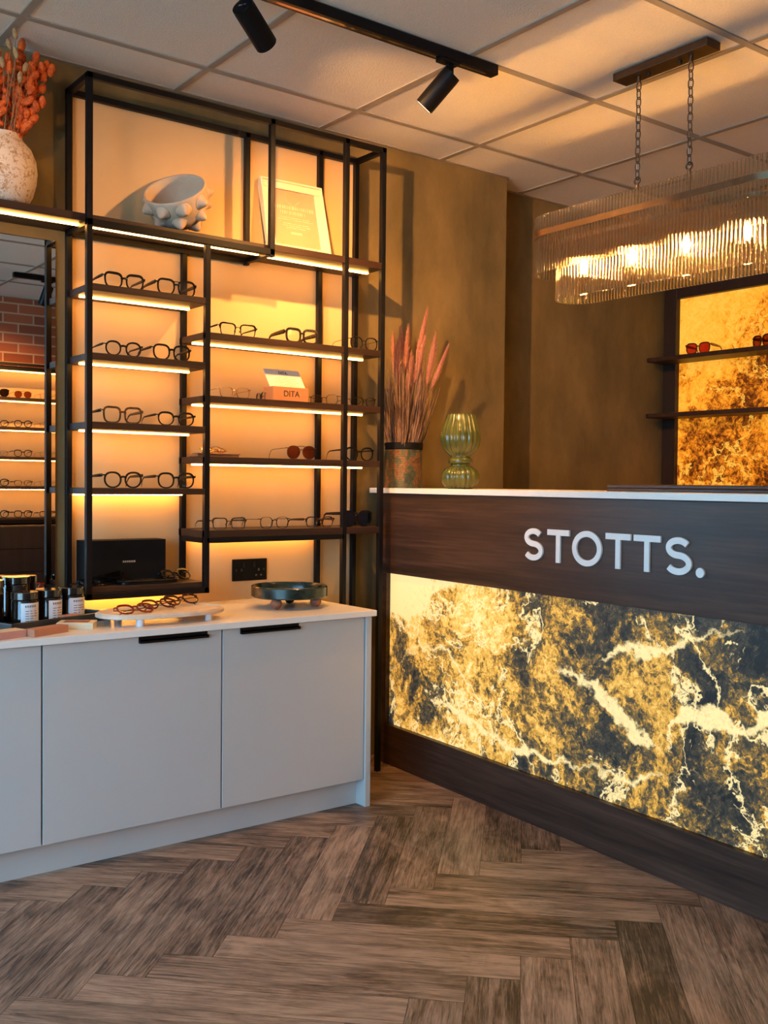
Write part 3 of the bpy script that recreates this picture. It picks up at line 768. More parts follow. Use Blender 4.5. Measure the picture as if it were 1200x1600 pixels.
# bottom of the left bay
t = thing('presentation_box', 'large black rectangular box standing at the bottom of the left bay', 'box', (.40, -.06, BOT_T))
obj('box_body', MB().box(.247, .528, -.100, -.022, BOT_T, BOT_T + .142), 'black_matt', t, world=True, bevel=.001)
for i in range(7):
    obj('lettering_mark', MB().box(.375 + i * .0065, .379 + i * .0065, -.1008, -.100, BOT_T + .068, BOT_T + .074), 'print_grey', t, world=True)
GB = 'glasses on the bottom shelf of the left bay'
glasses('chunky', 'folded black glasses lying in front of the black box', (.285, -.150, BOT_T + .007), .125, .25, GB, folded=True, tilt=-1.25, mat='black_gloss')
glasses('wayfarer', 'folded dark glasses heaped against the front upright by the black box', (.300, -.118, BOT_T + .022), .125, -.35, GB, folded=True, tilt=-1.05, mat='black_gloss', lens='dark_lens')
glasses('oval', 'black spectacles resting upturned at the right of the black box', (.568, -.125, BOT_T + .006), .138, .35, GB, folded=True, tilt=-.80, mat='black_gloss')
def flat_tray():
    t = thing('display_tray', 'low black oval tray lying in front of the black box', 'tray', (.445, -.135, BOT_T))
    pts = []
    for i in range(40):
        q = 2 * PI * i / 40
        pts.append((.445 + .105 * sgnpow(math.cos(q), 2 / 3), -.135 + .042 * sgnpow(math.sin(q), 2 / 3)))
    obj('tray_base', MB().prism(pts, lambda a, b, z: (a, b, z), BOT_T, BOT_T + .008), 'black_gloss', t, world=True, bevel=.002)
    obj('tray_rim', MB().tube([(a, b, BOT_T + .010) for a, b in pts], .004, 8, closed=True), 'black_gloss', t, smooth=True, world=True)
    obj('cushion', MB().ball((.43, -.135, BOT_T + .009), .05, .022, .008, 16, 8), 'black_matt', t, smooth=True, world=True)
flat_tray()

# small presentation box with open lid
def lidded_box():
    z = RIGHT_T[1]; x0, x1, y0, y1 = .905, 1.075, -.165, -.150
    t = thing('lettered_box', 'small tan lettered card box with its pale lid standing open', 'box', (.985, -.15, z))
    x0, x1 = .903, 1.052
    y0, y1 = -.170, -.105
    obj('box_body', MB().box(x0, x1, y0, y1, z, z + .052), 'card_kraft', t, world=True, bevel=.0008)
    lw = .006
    # lid leans back and up from the rear edge
    p0 = Vector((0, y0 + .020, z + .052)); p1 = Vector((0, y0 + .055, z + .118))
    dv = (p1 - p0).normalized(); nn = Vector((0, dv.z, -dv.y))
    def q(x, s, o): p = p0 + dv * s + nn * o; return (x, p.y, p.z)
    ln = (p1 - p0).length; sk = -.010
    def slab(s0, s1, o0, o1, m, nm, xa=x0, xb=x1):
        vs = [q(xa + sk * s0 / ln, s0, o0), q(xb + sk * s0 / ln, s0, o0), q(xb + sk * s1 / ln, s1, o0), q(xa + sk * s1 / ln, s1, o0), q(xa + sk * s0 / ln, s0, o1), q(xb + sk * s0 / ln, s0, o1), q(xb + sk * s1 / ln, s1, o1), q(xa + sk * s1 / ln, s1, o1)]
        return obj(nm, MB().add(vs, [(0, 3, 2, 1), (4, 5, 6, 7), (0, 1, 5, 4), (1, 2, 6, 5), (2, 3, 7, 6), (3, 0, 4, 7)]), m, lid if nm != 'lid' else t, world=True)
    lid = slab(0, ln, 0, .003, 'card_cream_pale', 'lid')
    slab(ln * .62, ln - .001, -.0010, 0.0, 'card_lid', 'lid_band')
    for i, s in enumerate((.08, .17, .26, .36, .46, .54)):
        ind = (.030, .045, .028, .040, .034, .05)[i]
        slab(ln * s, ln * s + .0016, -.0006, -.0001, 'print_grey', 'text_line', x0 + ind, x1 - ind * .8)
    mb = text_mesh('DITA.', .016)
    R = Matrix.Translation(Vector(q(.972, ln * .79, -.0016))) @ Matrix.Rotation(PI / 2 - math.atan2(dv.y, dv.z), 4, 'X')
    obj('lettering', mb.xf(R), 'print_dark', lid, world=True)
    mb = text_mesh('DITA', .030)
    R = Matrix.Translation(Vector((.980, y0 - .0006, z + .027))) @ Matrix.Rotation(PI / 2, 4, 'X')
    obj('lettering', mb.xf(R), 'print_dark', t, world=True)
lidded_box()

# flat case with a coiled chain on it
cz = RIGHT_T[2]
t = thing('flat_case', 'flat tan leather case lying under a coiled chain', 'case', (.71, -.12, cz))
obj('case_body', MB().box(.615, .775, -.160, -.085, cz, cz + .009), 'case_tan', t, world=True, bevel=.003)
obj('case_flap', MB().box(.613, .777, -.163, -.120, cz + .009, cz + .0125), 'case_tan', t, world=True, bevel=.0012)
rn = random.Random(5); pts = []
for i in range(150):
    q = i * .31; rr = .020 + .014 * math.sin(i * .17)
    pts.append((.690 + rr * 1.5 * math.cos(q) + .012 * math.sin(i * .05), -.125 + rr * .75 * math.sin(q), cz + .0155 + .021 * (0.5 + 0.5 * math.sin(i * .23)) * (1 - abs(math.cos(q)) * .4)))
tag(obj('glasses_chain', MB().tube(pts, .0016, 6), 'chain_gold', smooth=True), 'pale gold glasses chain coiled on the flat tan case', 'chain')

# ------------------------------------------------------------------ upper box: clay bowl and framed certificate
def knobbed_bowl():
    n = Vector((-.51, -.45, .73)).normalized(); R = .098
    q = Vector((0, 0, 1)).rotation_difference(n).to_matrix().to_4x4()
    prof = []
    for i in range(13):                       # outside, base to rim
        s = i / 12; prof.append((R * (math.sin(.30 + s * 1.37) if i else .0) * (1.0), -.118 + .120 * (1 - math.cos(s * PI / 2 * 1.0)) ** .9 + .0))
    prof[0] = (.0, -.118)
    prof = [(0, -.112), (.030, -.112), (.052, -.104), (.070, -.089), (.084, -.068), (.093, -.044), (.098, -.018), (.099, .004), (.098, .010), (.094, .011), (.090, .006), (.089, -.016), (.084, -.042), (.073, -.068), (.055, -.088), (.030, -.098), (0, -.100)]
    body = MB().lathe(prof, 48)
    kn = []
    for row, (z, r, cnt, ph) in enumerate(((-.022, .098, 9, .2), (-.066, .084, 7, .55), (-.103, .055, 4, .2))):
        for i in range(cnt):
            a = 2 * PI * i / cnt + ph
            nv = Vector((math.cos(a), math.sin(a), -.15 - .45 * row)).normalized()
            c = Vector((r * math.cos(a), r * math.sin(a), z)) - nv * .0035
            qq = Vector((0, 0, 1)).rotation_difference(nv).to_matrix().to_4x4()
            bump = [(.0255 * (1 - j / 9), .0235 * (.5 - .5 * math.cos(PI * (j / 9) ** .85))) for j in range(9)] + [(0, .0235)]
            kn.append(MB().lathe(bump, 20).xf(Matrix.Translation(c) @ qq))
    low = min((q @ Vector(p)).z for m in [body] + kn for p in m.v)
    M = Matrix.Translation(Vector((.546, -.122, TOP - low * 1.08 + .0005))) @ q @ Matrix.Scale(1.08, 4)
    t = thing('knobbed_bowl', 'tilted cream clay bowl covered in round knobs inside the upper box', 'bowl', (.56, -.118, TOP))
    obj('bowl_body', body.xf(M), 'bowl_clay', t, smooth=True, world=True, angle=180)
    for m in kn: obj('knob', m.xf(M), 'bowl_clay', t, smooth=True, world=True, angle=180)
knobbed_bowl()

def certificate():
    w, h, d = .262, .292, .020
    t = thing('framed_certificate', 'cream framed printed certificate leaning on the panel, top right of the shelving', 'picture frame', (1.052, -.112, TOP), rot=(math.radians(-15), 0, math.radians(-2)))
    fr = MB(); b = .034
    for x0, x1, z0, z1 in ((-w / 2, w / 2, 0, b), (-w / 2, w / 2, h - b, h), (-w / 2, -w / 2 + b, b, h - b), (w / 2 - b, w / 2, b, h - b)):
        fr.box(x0, x1, 0, d, z0, z1)
    obj('picture_frame_moulding', fr, 'frame_cream', t, bevel=.002)
    fb = MB(); b2 = .008
    for x0, x1, z0, z1 in ((-w / 2, w / 2, 0, b2), (-w / 2, w / 2, h - b2, h), (-w / 2, -w / 2 + b2, b2, h - b2), (w / 2 - b2, w / 2, b2, h - b2)):
        fb.box(x0, x1, -.005, .001, z0, z1)
    obj('outer_bead', fb, 'frame_cream', t, bevel=.0015)
    obj('print', MB().box(-w / 2 + b - .002, w / 2 - b + .002, .008, .012, b - .002, h - b + .002), 'print_pink', t)
    obj('backing', MB().box(-w / 2 + .004, w / 2 - .004, .013, d + .002, .004, h - .004), 'black_matt', t)
    rn = random.Random(2)
    def row(z, hh, x0, x1, step, wd):
        mb = MB(); x = x0
        while x < x1:
            mb.box(x, x + wd * rn.uniform(.6, 1.5), .0074, .0080, z + rn.uniform(0, .001), z + hh); x += step * rn.uniform(.75, 1.3)
        obj('printed_line', mb, 'print_pale', t)
    row(.183, .014, -.083, .080, .0072, .0024)
    row(.163, .014, -.058, .048, .0072, .0024)
    for z, a in ((.148, .060), (.140, .072), (.124, .052), (.116, .056), (.108, .040)): row(z, .0026, -a, a, .006, .0045)
    row(.084, .009, -.024, .018, .0045, .0036)
    mb = MB()
    for q in (-1, 1): mb.add([(-.0008 + q * .03, .0078, .222), (.0008 + q * .03, .0078, .222), (.0006, .0078, .196), (-.0006, .0078, .196)], [(0, 1, 2, 3)])
    obj('printed_ornament', mb, 'print_pale', t)
certificate()

# ------------------------------------------------------------------ terrazzo vase and dried flowers on the wall shelf
VX, VY = -.012, -.098
t = tag(obj('round_vase', MB().lathe([(0, 0), (.060, 0), (.074, .008), (.088, .035), (.098, .072), (.101, .105), (.097, .140), (.084, .172), (.066, .192), (.057, .203), (.056, .214), (.050, .216), (.047, .206), (.050, .190), (.046, .10), (0, .06)], 56), 'vase_terrazzo', smooth=True), 'round cream terrazzo vase on the wall shelf holding dried flowers', 'vase')
t.location = (VX, VY, TOP)
def flower_stem(kind, base, tip, bend, heads, label, group, seed):
    rn = random.Random(seed)
    o = thing('dried_flower', label, 'dried flower', base, 0, group)
    b, e = Vector(base), Vector(tip); pts = []
    for i in range(9):
        s = i / 8; p = b.lerp(e, s) + Vector(bend) * (math.sin(s * PI) * 1.0); pts.append(p)
    obj('stem', MB().tube(pts, [.0019 - .0009 * i / 8 for i in range(9)], 6), 'stem_orange' if kind == 'o' else 'stem_tan', o, smooth=True, world=True)
    mb = MB()
    for i in range(heads):
        s = 1 - i * (.62 / max(1, heads)) if kind == 'o' else 1.0
        k = min(7.999, s * 8); j = int(k); p = pts[j].lerp(pts[min(8, j + 1)], k - j)
        off = Vector((rn.uniform(-1, 1), rn.uniform(-1, .8), rn.uniform(-.3, .6)))
        off.normalize(); off *= (.013 if i else .004)
        ax = (off + Vector((0, 0, .012))).normalized()
        c = p + off
        c.z = min(c.z, H - .016); c.y = min(c.y, -.014)
        if kind == 'o':
            r = rn.uniform(.0088, .0122); mb.ball(c, r, r, r * 1.75, 9, 7, axis=ax)
            for q in range(4):
                d = Vector((rn.uniform(-1, 1), rn.uniform(-1, 1), rn.uniform(-1, 1))).normalized()
                mb.ball(c + d * r * .6, r * .55, r * .55, r * .8, 6, 5, axis=ax)
        else:
            r = rn.uniform(.008, .010); mb.ball(c, r, r, r * 2.0, 9, 7, axis=ax)
    obj('seed_heads', mb, 'flower_orange' if kind == 'o' else 'flower_tan', o, smooth=True, world=True, angle=180)
rn = random.Random(11)
tops = [(.020, 2.395), (.045, 2.43), (.062, 2.41), (.085, 2.405), (.105, 2.375), (.118, 2.36), (.100, 2.32), (.082, 2.345), (.060, 2.35), (.072, 2.29), (.095, 2.275), (.050, 2.30), (.030, 2.33), (.060, 2.235), (-.010, 2.36), (-.035, 2.38), (-.06, 2.33), (.000, 2.25), (.044, 2.39), (.078, 2.37), (.088, 2.25), (.025, 2.27)]
for i, (x, z) in enumerate(tops):
    a = rn.uniform(0, 2 * PI); rb = rn.uniform(0, .026)
    base = (VX + rb * math.cos(a), VY + rb * math.sin(a), TOP + .125)
    flower_stem('o', base, (x, VY + rn.uniform(-.07, .045), z), (rn.uniform(-.006, .012), rn.uniform(-.01, .01), 0), rn.randint(6, 9),
                'orange dried flower stem with knobbly seed heads in the terrazzo vase', 'orange dried flowers in the terrazzo vase', 100 + i)
for i, (x, z) in enumerate([(.002, 2.425), (.004, 2.37), (.026, 2.335), (-.012, 2.395), (.014, 2.30), (-.03, 2.34)]):
    a = rn.uniform(0, 2 * PI); rb = rn.uniform(0, .024)
    flower_stem('t', (VX + rb * math.cos(a), VY + rb * math.sin(a), TOP + .125), (x, VY - .06 + rn.uniform(-.03, .02), z), (rn.uniform(-.01, .01), 0, 0), 1,
                'beige dried grass stem with one oval head in the terrazzo vase', 'beige dried grasses in the terrazzo vase', 200 + i)

# ------------------------------------------------------------------ things on the worktop
tag(obj('power_socket', MB().box(.832, .976, -.014, -.0062, .740, .820), 'black_matt', bevel=.002), 'black double power socket on the wall above the marble dish', 'socket')
so = bpy.data.objects['power_socket']
for x in (.868, .940):
    obj('rocker_switch', MB().box(x - .012 + (.014 if x < .9 else -.014), x + .000 + (.014 if x < .9 else -.014), -.0165, -.014, .788, .808), 'black_gloss', so)
    mb = MB().box(x - .0035, x + .0035, -.0146, -.0138, .775, .785).box(x - .014, x - .007, -.0146, -.0138, .757, .762).box(x + .007, x + .014, -.0146, -.0138, .757, .762)
    obj('pin_holes', mb, 'lid_black', so)
for x in (.846, .962): obj('screw', MB().cyl((x, -.0152, .780), (x, -.0138, .780), .003, 12), 'dark_metal', so)

t = thing('footed_dish', 'round green marble dish on wooden ball feet, on the worktop', 'dish', (.905, -.285, WT))
zb = WT + .036
obj('dish_bowl', MB().lathe([(0, zb), (.128, zb), (.132, zb + .004), (.132, zb + .036), (.129, zb + .039), (.123, zb + .039), (.120, zb + .034), (.117, zb + .016), (0, zb + .014)], 72, (.905, -.285, 0)), 'green_marble', t, smooth=True, world=True)
for a in (-2.62, -.62 + .0, 1.0):
    obj('ball_foot', MB().ball((.905 + .092 * math.cos(a), -.285 + .092 * math.sin(a), WT + .0195), .0195, seg=24, rings=14), 'terracotta_ball' if a < .5 else 'black_gloss', t, smooth=True, world=True, angle=180)

def oval_stand():
    cx, cy, rx, ry, z = .385, -.375, .205, .115, WT + .022
    t = thing('oval_stand', 'pale stone oval stand on short feet under three pairs of glasses', 'stand', (cx, cy, WT))
    pts = []
    for i in range(64):
        q = 2 * PI * i / 64; pts.append((cx + rx * sgnpow(math.cos(q), 2 / 2.3), cy + ry * sgnpow(math.sin(q), 2 / 2.3)))
    obj('oval_top', MB().prism(pts, lambda a, b, c: (a, b, c), z, z + .011), 'travertine', t, world=True, bevel=.002)
    obj('raised_rim', MB().tube([(cx + (a - cx) * .955, cy + (b - cy) * .945, z + .011) for a, b in pts], .0035, 8, closed=True), 'travertine', t, smooth=True, world=True)
    for x, y in ((-.105, -.080), (.130, -.062), (-.11, .075), (.12, .075)):
        f = obj('foot', MB().cyl((cx + x, cy + y, WT), (cx + x, cy + y, z), .0115, 20), 'acrylic' if False else 'label_white', t, smooth=True, world=True)
    return z + .011
oz = oval_stand() + .0008
GO = 'glasses laid on the oval stand'
glasses('redoval', 'bright red glasses lying folded, nearest the jars on the oval stand', (.282, -.440, oz + .006), .134, .12, GO, folded=True, tilt=-1.02)
glasses('redoval', 'burgundy glasses lying folded between the other two on the oval stand', (.385, -.385, oz + .008), .136, .20, GO, folded=True, tilt=-.98, mat='burgundy_acetate')
glasses('oval', 'dark brown glasses lying folded at the far end of the oval stand', (.488, -.330, oz + .008), .136, .22, GO, folded=True, tilt=-.95, mat='tortoise')

# jars, tray, little boxes
def jar(x, y, z, label, rot, r=.0375, h=.074, named='lidded_jar', grp='dark glass jars'):
    t = thing(named, label, 'jar', (x, y, z), rot, grp)
    obj('glass_body', MB().lathe([(0, 0), (r - .003, 0), (r, .003), (r, h - .006), (r - .003, h - .001), (0, h)], 40), 'amber_black', t, smooth=True)
    obj('lid', MB().lathe([(0, h), (r + .0012, h), (r + .0012, h + .019), (r - .0003, h + .0205), (0, h + .0205)], 40), 'lid_black', t, smooth=True)
    lm = MB(); n = 20; a0, a1 = -PI / 2 - .95, -PI / 2 + .95
    def arc_patch(mb, u0, u1, z0, z1, rr, n=12):
        vs = []
        for i in range(n + 1):
            a = u0 + (u1 - u0) * i / n
            vs += [(rr * math.cos(a), rr * math.sin(a), z0), (rr * math.cos(a), rr * math.sin(a), z1)]
        mb.add(vs, [(2 * i, 2 * i + 2, 2 * i + 3, 2 * i + 1) for i in range(n)])
    arc_patch(lm, a0, a1, .006, h - .010, r + .0005, 24)
    lb = obj('label', lm, 'label_white', t, smooth=True)
    ik = MB(); rn = random.Random(int(x * 1000) + 77)
    for i in range(6):
        u = -PI / 2 - .62 + i * .155
        arc_patch(ik, u, u + .085, h - .0225, h - .0165, r + .0009, 2)
    for j in range(5):
        for i in range(3 if j < 3 else 2):
            u = -PI / 2 - .62 + i * .36
            arc_patch(ik, u, u + rn.uniform(.16, .32), h - .034 - j * .0072, h - .0323 - j * .0072, r + .0009, 4)
    obj('label_print', ik, 'ink', lb)
    return t
tz = WT
t = thing('stone_tray', 'dark slate tray under the jars on the worktop', 'tray', (.07, -.27, WT))
A = Vector((-.16, -.34)); ang = math.atan2(.128, .30)
def slab2d(mb, cx, cy, lx, ly, z0, z1, ang):
    c, s = math.cos(ang), math.sin(ang)
    pts = [(cx + a * c - b * s, cy + a * s + b * c) for a, b in ((-lx, -ly), (lx, -ly), (lx, ly), (-lx, ly))]
    return mb.prism(pts, lambda a, b, z: (a, b, z), z0, z1)
TA = .36
def on_tray(a, b):
    c, s = math.cos(TA), math.sin(TA); return (.062 + a * c - b * s, -.248 + a * s + b * c)
tx, ty = on_tray(0, 0)
obj('tray_base', slab2d(MB(), tx, ty, .185, .090, WT, WT + .010, TA), 'dark_slate', t, world=True, bevel=.002)
rim = MB()
for a, b, la, lb_ in ((0, -.086, .185, .005), (0, .086, .185, .005), (-.180, 0, .005, .083), (.180, 0, .005, .083)):
    x, y = on_tray(a, b); slab2d(rim, x, y, la, lb_, WT + .010, WT + .026, TA)
obj('tray_rim', rim, 'dark_slate', t, world=True, bevel=.002)
jz = WT + .0102
jar(*on_tray(-.083, -.020), jz, 'white-labelled dark jar cut by the edge of the photo, at the tray end', .35)
jar(*on_tray(.005, -.018), jz, 'white-labelled dark jar between two others, front row of the tray', .62)
jar(*on_tray(.092, -.018), jz, 'white-labelled dark jar nearest the shelving frame on the tray', .42)
jar(*on_tray(-.050, .062), jz, 'taller dark jar behind the labelled row, against the mirror', 2.6, r=.040, h=.112)
jar(*on_tray(-.150, .052), jz, 'tall dark jar at the picture edge behind the labelled row', 2.9, r=.040, h=.108)
bx, by = on_tray(.045, -.066)
tag(obj('terracotta_soap', slab2d(MB(), bx, by, .030, .011, jz, jz + .019, TA), 'card_terracotta', bevel=.005), 'small rounded terracotta box lying in the slate tray before the jars', 'box')
o = obj('patterned_box', slab2d(MB(), .112, -.390, .052, .034, WT, WT + .019, -.55), 'card_cream', bevel=.0008); tag(o, 'cream card box with a maroon patterned top beside the slate tray', 'box')
obj('patterned_top', slab2d(MB(), .112, -.390, .036, .020, WT + .019, WT + .0196, -.55), 'card_maroon', o)
obj('side_band', slab2d(MB(), .112 - .0523 * math.cos(-.55), -.390 - .0523 * math.sin(-.55), .0004, .033, WT + .001, WT + .018, -.55), 'card_maroon', o)
tag(obj('long_box', slab2d(MB(), .000, -.462, .062, .018, WT, WT + .021, .42), 'card_terracotta', bevel=.0008), 'long plain terracotta card box at the front of the worktop', 'box')
o = obj('pink_box', slab2d(MB(), -.118, -.470, .050, .026, WT, WT + .020, .30), 'card_pink', bevel=.0008); tag(o, 'pink card box with a pale top, cut off at the edge of the worktop', 'box')
obj('pale_top', slab2d(MB(), -.118, -.470, .0495, .0255, WT + .020, WT + .0206, .30), 'card_cream', o)

# ------------------------------------------------------------------ reception desk
DX, DY, DR = 1.4550, -.100, math.radians(-93.41)
def build_desk():
    t = thing('reception_desk', 'walnut reception desk with glowing onyx front and white counter top', 'reception desk', (DX, DY, 0), DR)
    E = 2.75
    obj('upper_board', MB().box(-.02, E, 0, .024, .752, 1.063), 'walnut_desk', t, bevel=.0015)
    obj('plinth', MB().box(-.02, E, 0, .024, 0, .156), 'walnut_desk', t, bevel=.0015)
    obj('end_stile', MB().box(-.02, .022, 0, .024, .156, .752), 'walnut_desk', t)
    obj('stone_panel', MB().box(.024, E, .018, .030, .1575, .7505), 'onyx_desk', t)
    obj('carcass', MB().box(-.02, E, .032, .30, 0, 1.060), 'walnut_desk', t)
    obj('counter_top', MB().box(-.088, E, -.012, .56, 1.0645, 1.0845), 'worktop_white', t, bevel=.0015)
    obj('rear_panel', MB().box(.02, E, .50, .52, 0, 1.064), 'walnut_desk', t)
    # raised letters
    hh = .104; z0 = .859; th = .007
    def put(mb, nm): return obj(nm, mb, 'letter_white', t, bevel=.0008)
    fn = lambda x0: (lambda a, b, y: (x0 + a, y, z0 + b))
    sw = .0185
    def ribbon(pts, w):
        out = []; inn = []
        for i, p in enumerate(pts):
            a = pts[max(0, i - 1)]; b = pts[min(len(pts) - 1, i + 1)]
            dx, dz = b[0] - a[0], b[1] - a[1]; l = math.hypot(dx, dz)
            nx, nz = -dz / l * w / 2, dx / l * w / 2
            out.append((p[0] + nx, p[1] + nz)); inn.append((p[0] - nx, p[1] - nz))
        return out, inn
    def strip(pts, w, x0):
        o, i = ribbon(pts, w); n = len(o); mb = MB()
        vs = []
        for y in (-th, 0): vs += [(x0 + a, y, z0 + b) for a, b in o] + [(x0 + a, y, z0 + b) for a, b in i]
        fs = []
        for k in range(n - 1):
            fs += [(k, k + 1, n + k + 1, n + k), (2 * n + k, 3 * n + k, 3 * n + k + 1, 2 * n + k + 1), (k, 2 * n + k, 2 * n + k + 1, k + 1), (n + k, n + k + 1, 3 * n + k + 1, 3 * n + k)]
        fs += [(0, n, 3 * n, 2 * n), (n - 1, 3 * n - 1, 4 * n - 1, 2 * n - 1)]
        return mb.add(vs, fs)
    def letter_S(x0, w):
        pts = []; c = w / 2
        r1, r2 = (hh - sw) * .237, (hh - sw) * .263
        zc1 = hh - sw / 2 - r1; zc2 = sw / 2 + r2
        k1 = (w * .93 - sw) / 2 / r1; k2 = (w - sw) / 2 / r2
        for i in range(22):
            q = math.radians(28 + (270 - 28) * i / 21); pts.append((c + r1 * k1 * math.cos(q), zc1 + r1 * math.sin(q)))
        for i in range(1, 23):
            q = math.radians(90 - (90 + 152) * i / 22); pts.append((c + r2 * k2 * math.cos(q), zc2 + r2 * math.sin(q)))
        return strip(pts, sw, x0)
    def letter_T(x0, w):
        c = w / 2; o = [(0, hh), (0, hh - sw), (c - sw / 2, hh - sw), (c - sw / 2, 0), (c + sw / 2, 0), (c + sw / 2, hh - sw), (w, hh - sw), (w, hh)]
        return MB().prism(o, fn(x0), -th, 0)
    def letter_O(x0, w):
        mb = MB(); n = 48; vs = []
        for y in (-th, 0):
            for rx, rz in ((w / 2, hh / 2 + .002), (w / 2 - sw, hh / 2 + .002 - sw)):
                vs += [(x0 + w / 2 + rx * math.cos(2 * PI * i / n), y, z0 + hh / 2 + rz * math.sin(2 * PI * i / n)) for i in range(n)]
        fs = []
        for i in range(n):
            j = (i + 1) % n
            fs += [(i, j, n + j, n + i), (2 * n + i, 3 * n + i, 3 * n + j, 2 * n + j), (i, 2 * n + i, 2 * n + j, j), (n + i, n + j, 3 * n + j, 3 * n + i)]
        return mb.add(vs, fs)
    put(letter_S(.8295, .090), 'letter'); put(letter_T(.940, .098), 'letter'); put(letter_O(1.0515, .1235), 'letter'); put(letter_T(1.1905, .098), 'letter')
    put(letter_T(1.300, .099), 'letter'); put(letter_S(1.415, .0925), 'letter')
    put(MB().prism([(.0137 * math.cos(2 * PI * i / 24), .0137 + .0137 * math.sin(2 * PI * i / 24) - .002) for i in range(24)], fn(1.536), -th, 0), 'full_stop')
build_desk()
DT = 1.0848

# pot of pampas
px, py = 1.552, -.098
t = thing('cylinder_pot', 'mottled green and copper cylinder pot with dark collar on the counter', 'pot', (px, py, DT))
r = .075
obj('pot_body', MB().lathe([(0, 0), (r - .002, 0), (r, .003), (r, .150), (r - .003, .153), (r - .008, .153), (r - .010, .145), (r - .010, .02), (0, .018)], 48), 'verdigris_pot', t, smooth=True)
obj('collar', MB().lathe([(r + .0005, .1535), (r + .0015, .1545), (r + .0015, .178), (r - .001, .180), (r - .007, .180), (r - .008, .170), (r - .008, .1535)], 48, closed_profile=True), 'black_matt', t, smooth=True)
def plume(tip, base, length, rad, seed, bend):
    rn = random.Random(seed)
    o = thing('pampas_stem', 'pink plumed pampas stem in the mottled cylinder pot', 'pampas grass', base, 0, 'pampas stems in the cylinder pot')
    b, e = Vector(base), Vector(tip); pts = []
    for i in range(15):
        s = i / 14; pts.append(b.lerp(e, s) + Vector(bend) * (s * s - s) * 1.2)
    obj('stem', MB().tube(pts, .0014, 6), 'grass_blade', o, smooth=True, world=True)
    k0 = 1 - length / (e - b).length; sub = []; rr = []
    for i in range(22):
        s = k0 + (1 - k0) * i / 21; k = min(13.999, s * 14); j = int(k); sub.append(pts[j].lerp(pts[j + 1], k - j))
        u = i / 21; rr.append(max(.0009, rad * (min(1, .30 + u * 3.2)) * (1 - u ** 2.2) ** .7 * rn.uniform(.9, 1.1)))
    mb = MB().tube(sub, rr, 10)
    for i in range(220):
        u = rn.random() ** .9; k = min(20.999, u * 21); j = int(k); p = sub[j].lerp(sub[j + 1], k - j); rad_here = rr[j]
        a = rn.uniform(0, 2 * PI); d = (sub[j + 1] - sub[j]).normalized()
        q = (Vector((math.cos(a), math.sin(a), 0)) * rad_here * 1.0)
        mb.tube([p + q * .8, p + q * 1.6 + d * .016], [.0010, .0002], 4, caps=False)
    obj('plume', mb, 'plume_pink', o, smooth=True, world=True, angle=180)
R = random.Random(21)
def pt_on(pxl_x, pxl_z, y): return (pxl_x, y, pxl_z)
# tips: x, y, z
pl = [((1.530, -.050, 1.700), .16, .0085), ((1.528, -.090, 1.680), .17, .0085), ((1.575, -.040, 1.730), .12, .0075), ((1.600, -.060, 1.735), .16, .0085), ((1.640, -.130, 1.800), .20, .0085), ((1.600, -.130, 1.640), .16, .0085),
      ((1.615, -.150, 1.690), .17, .0095), ((1.655, -.165, 1.700), .19, .0100), ((1.700, -.190, 1.655), .17, .0075), ((1.560, -.140, 1.600), .14, .008), ((1.610, -.07, 1.63), .15, .008)]
for i, (tip, ln, rad) in enumerate(pl):
    a = R.uniform(0, 2 * PI); rb = R.uniform(0, .035)
    plume(tip, (px + rb * math.cos(a), py + rb * math.sin(a), DT + .10), ln * 1.12, rad * 1.3, 300 + i, (R.uniform(-.055, .055), R.uniform(-.02, .03), 0))
mb = MB()
for i in range(260):
    a = R.uniform(0, 2 * PI); rb = .058 * math.sqrt(R.random())
    b = Vector((px + rb * math.cos(a), py + rb * math.sin(a), DT + .12))
    hgt = R.uniform(.12, .42); lean = R.uniform(.10, .55)
    e = b + Vector((rb * math.cos(a) * lean * 3.0 + R.uniform(-.02, .05) * hgt * 3, rb * math.sin(a) * lean * 2.4 + R.uniform(-.05, .02) * hgt * 3, hgt))
    e.y = min(e.y, -.010)
    m = b.lerp(e, .55) + Vector((R.uniform(-.006, .006), R.uniform(-.006, .004), 0))
    mb.tube([b, m, e], [R.uniform(.0011, .0026), R.uniform(.0010, .0022), .0004], 5)
o = obj('dried_grass', mb, 'grass_blade', smooth=True); tag(o, 'bunch of fine brown dried grass blades filling the mottled pot', 'dried grass'); o['kind'] = 'stuff'

# ribbed green vase
gx_, gy_ = 1.612, -.372
def rib(a, z, i): return 1 + (.10 * (abs(math.cos(a * 9)) ** .8 - .62) if (i not in RINGS) else 0)
prof = [(0, 0), (.044, 0), (.056, .006), (.066, .022), (.071, .042), (.069, .060), (.058, .076), (.043, .086), (.036, .090), (.041, .094), (.046, .099), (.047, .106), (.045, .113), (.039, .119), (.036, .122), (.044, .130), (.060, .146), (.071, .166), (.0755, .186), (.075, .202), (.069, .228), (.060, .256), (.053, .278), (.051, .284), (.048, .284), (.049, .276), (.058, .245), (.068, .205), (.06, .165), (.03, .135), (0, .13)]
RINGS = set(range(7, 15)) | set(range(24, 40))
o = tag(obj('ribbed_vase', MB().lathe(prof, 144, mod=rib), 'green_glaze', smooth=True, angle=180), 'glossy green ribbed double-gourd vase on the counter', 'vase')
o.location = (gx_, gy_, DT)

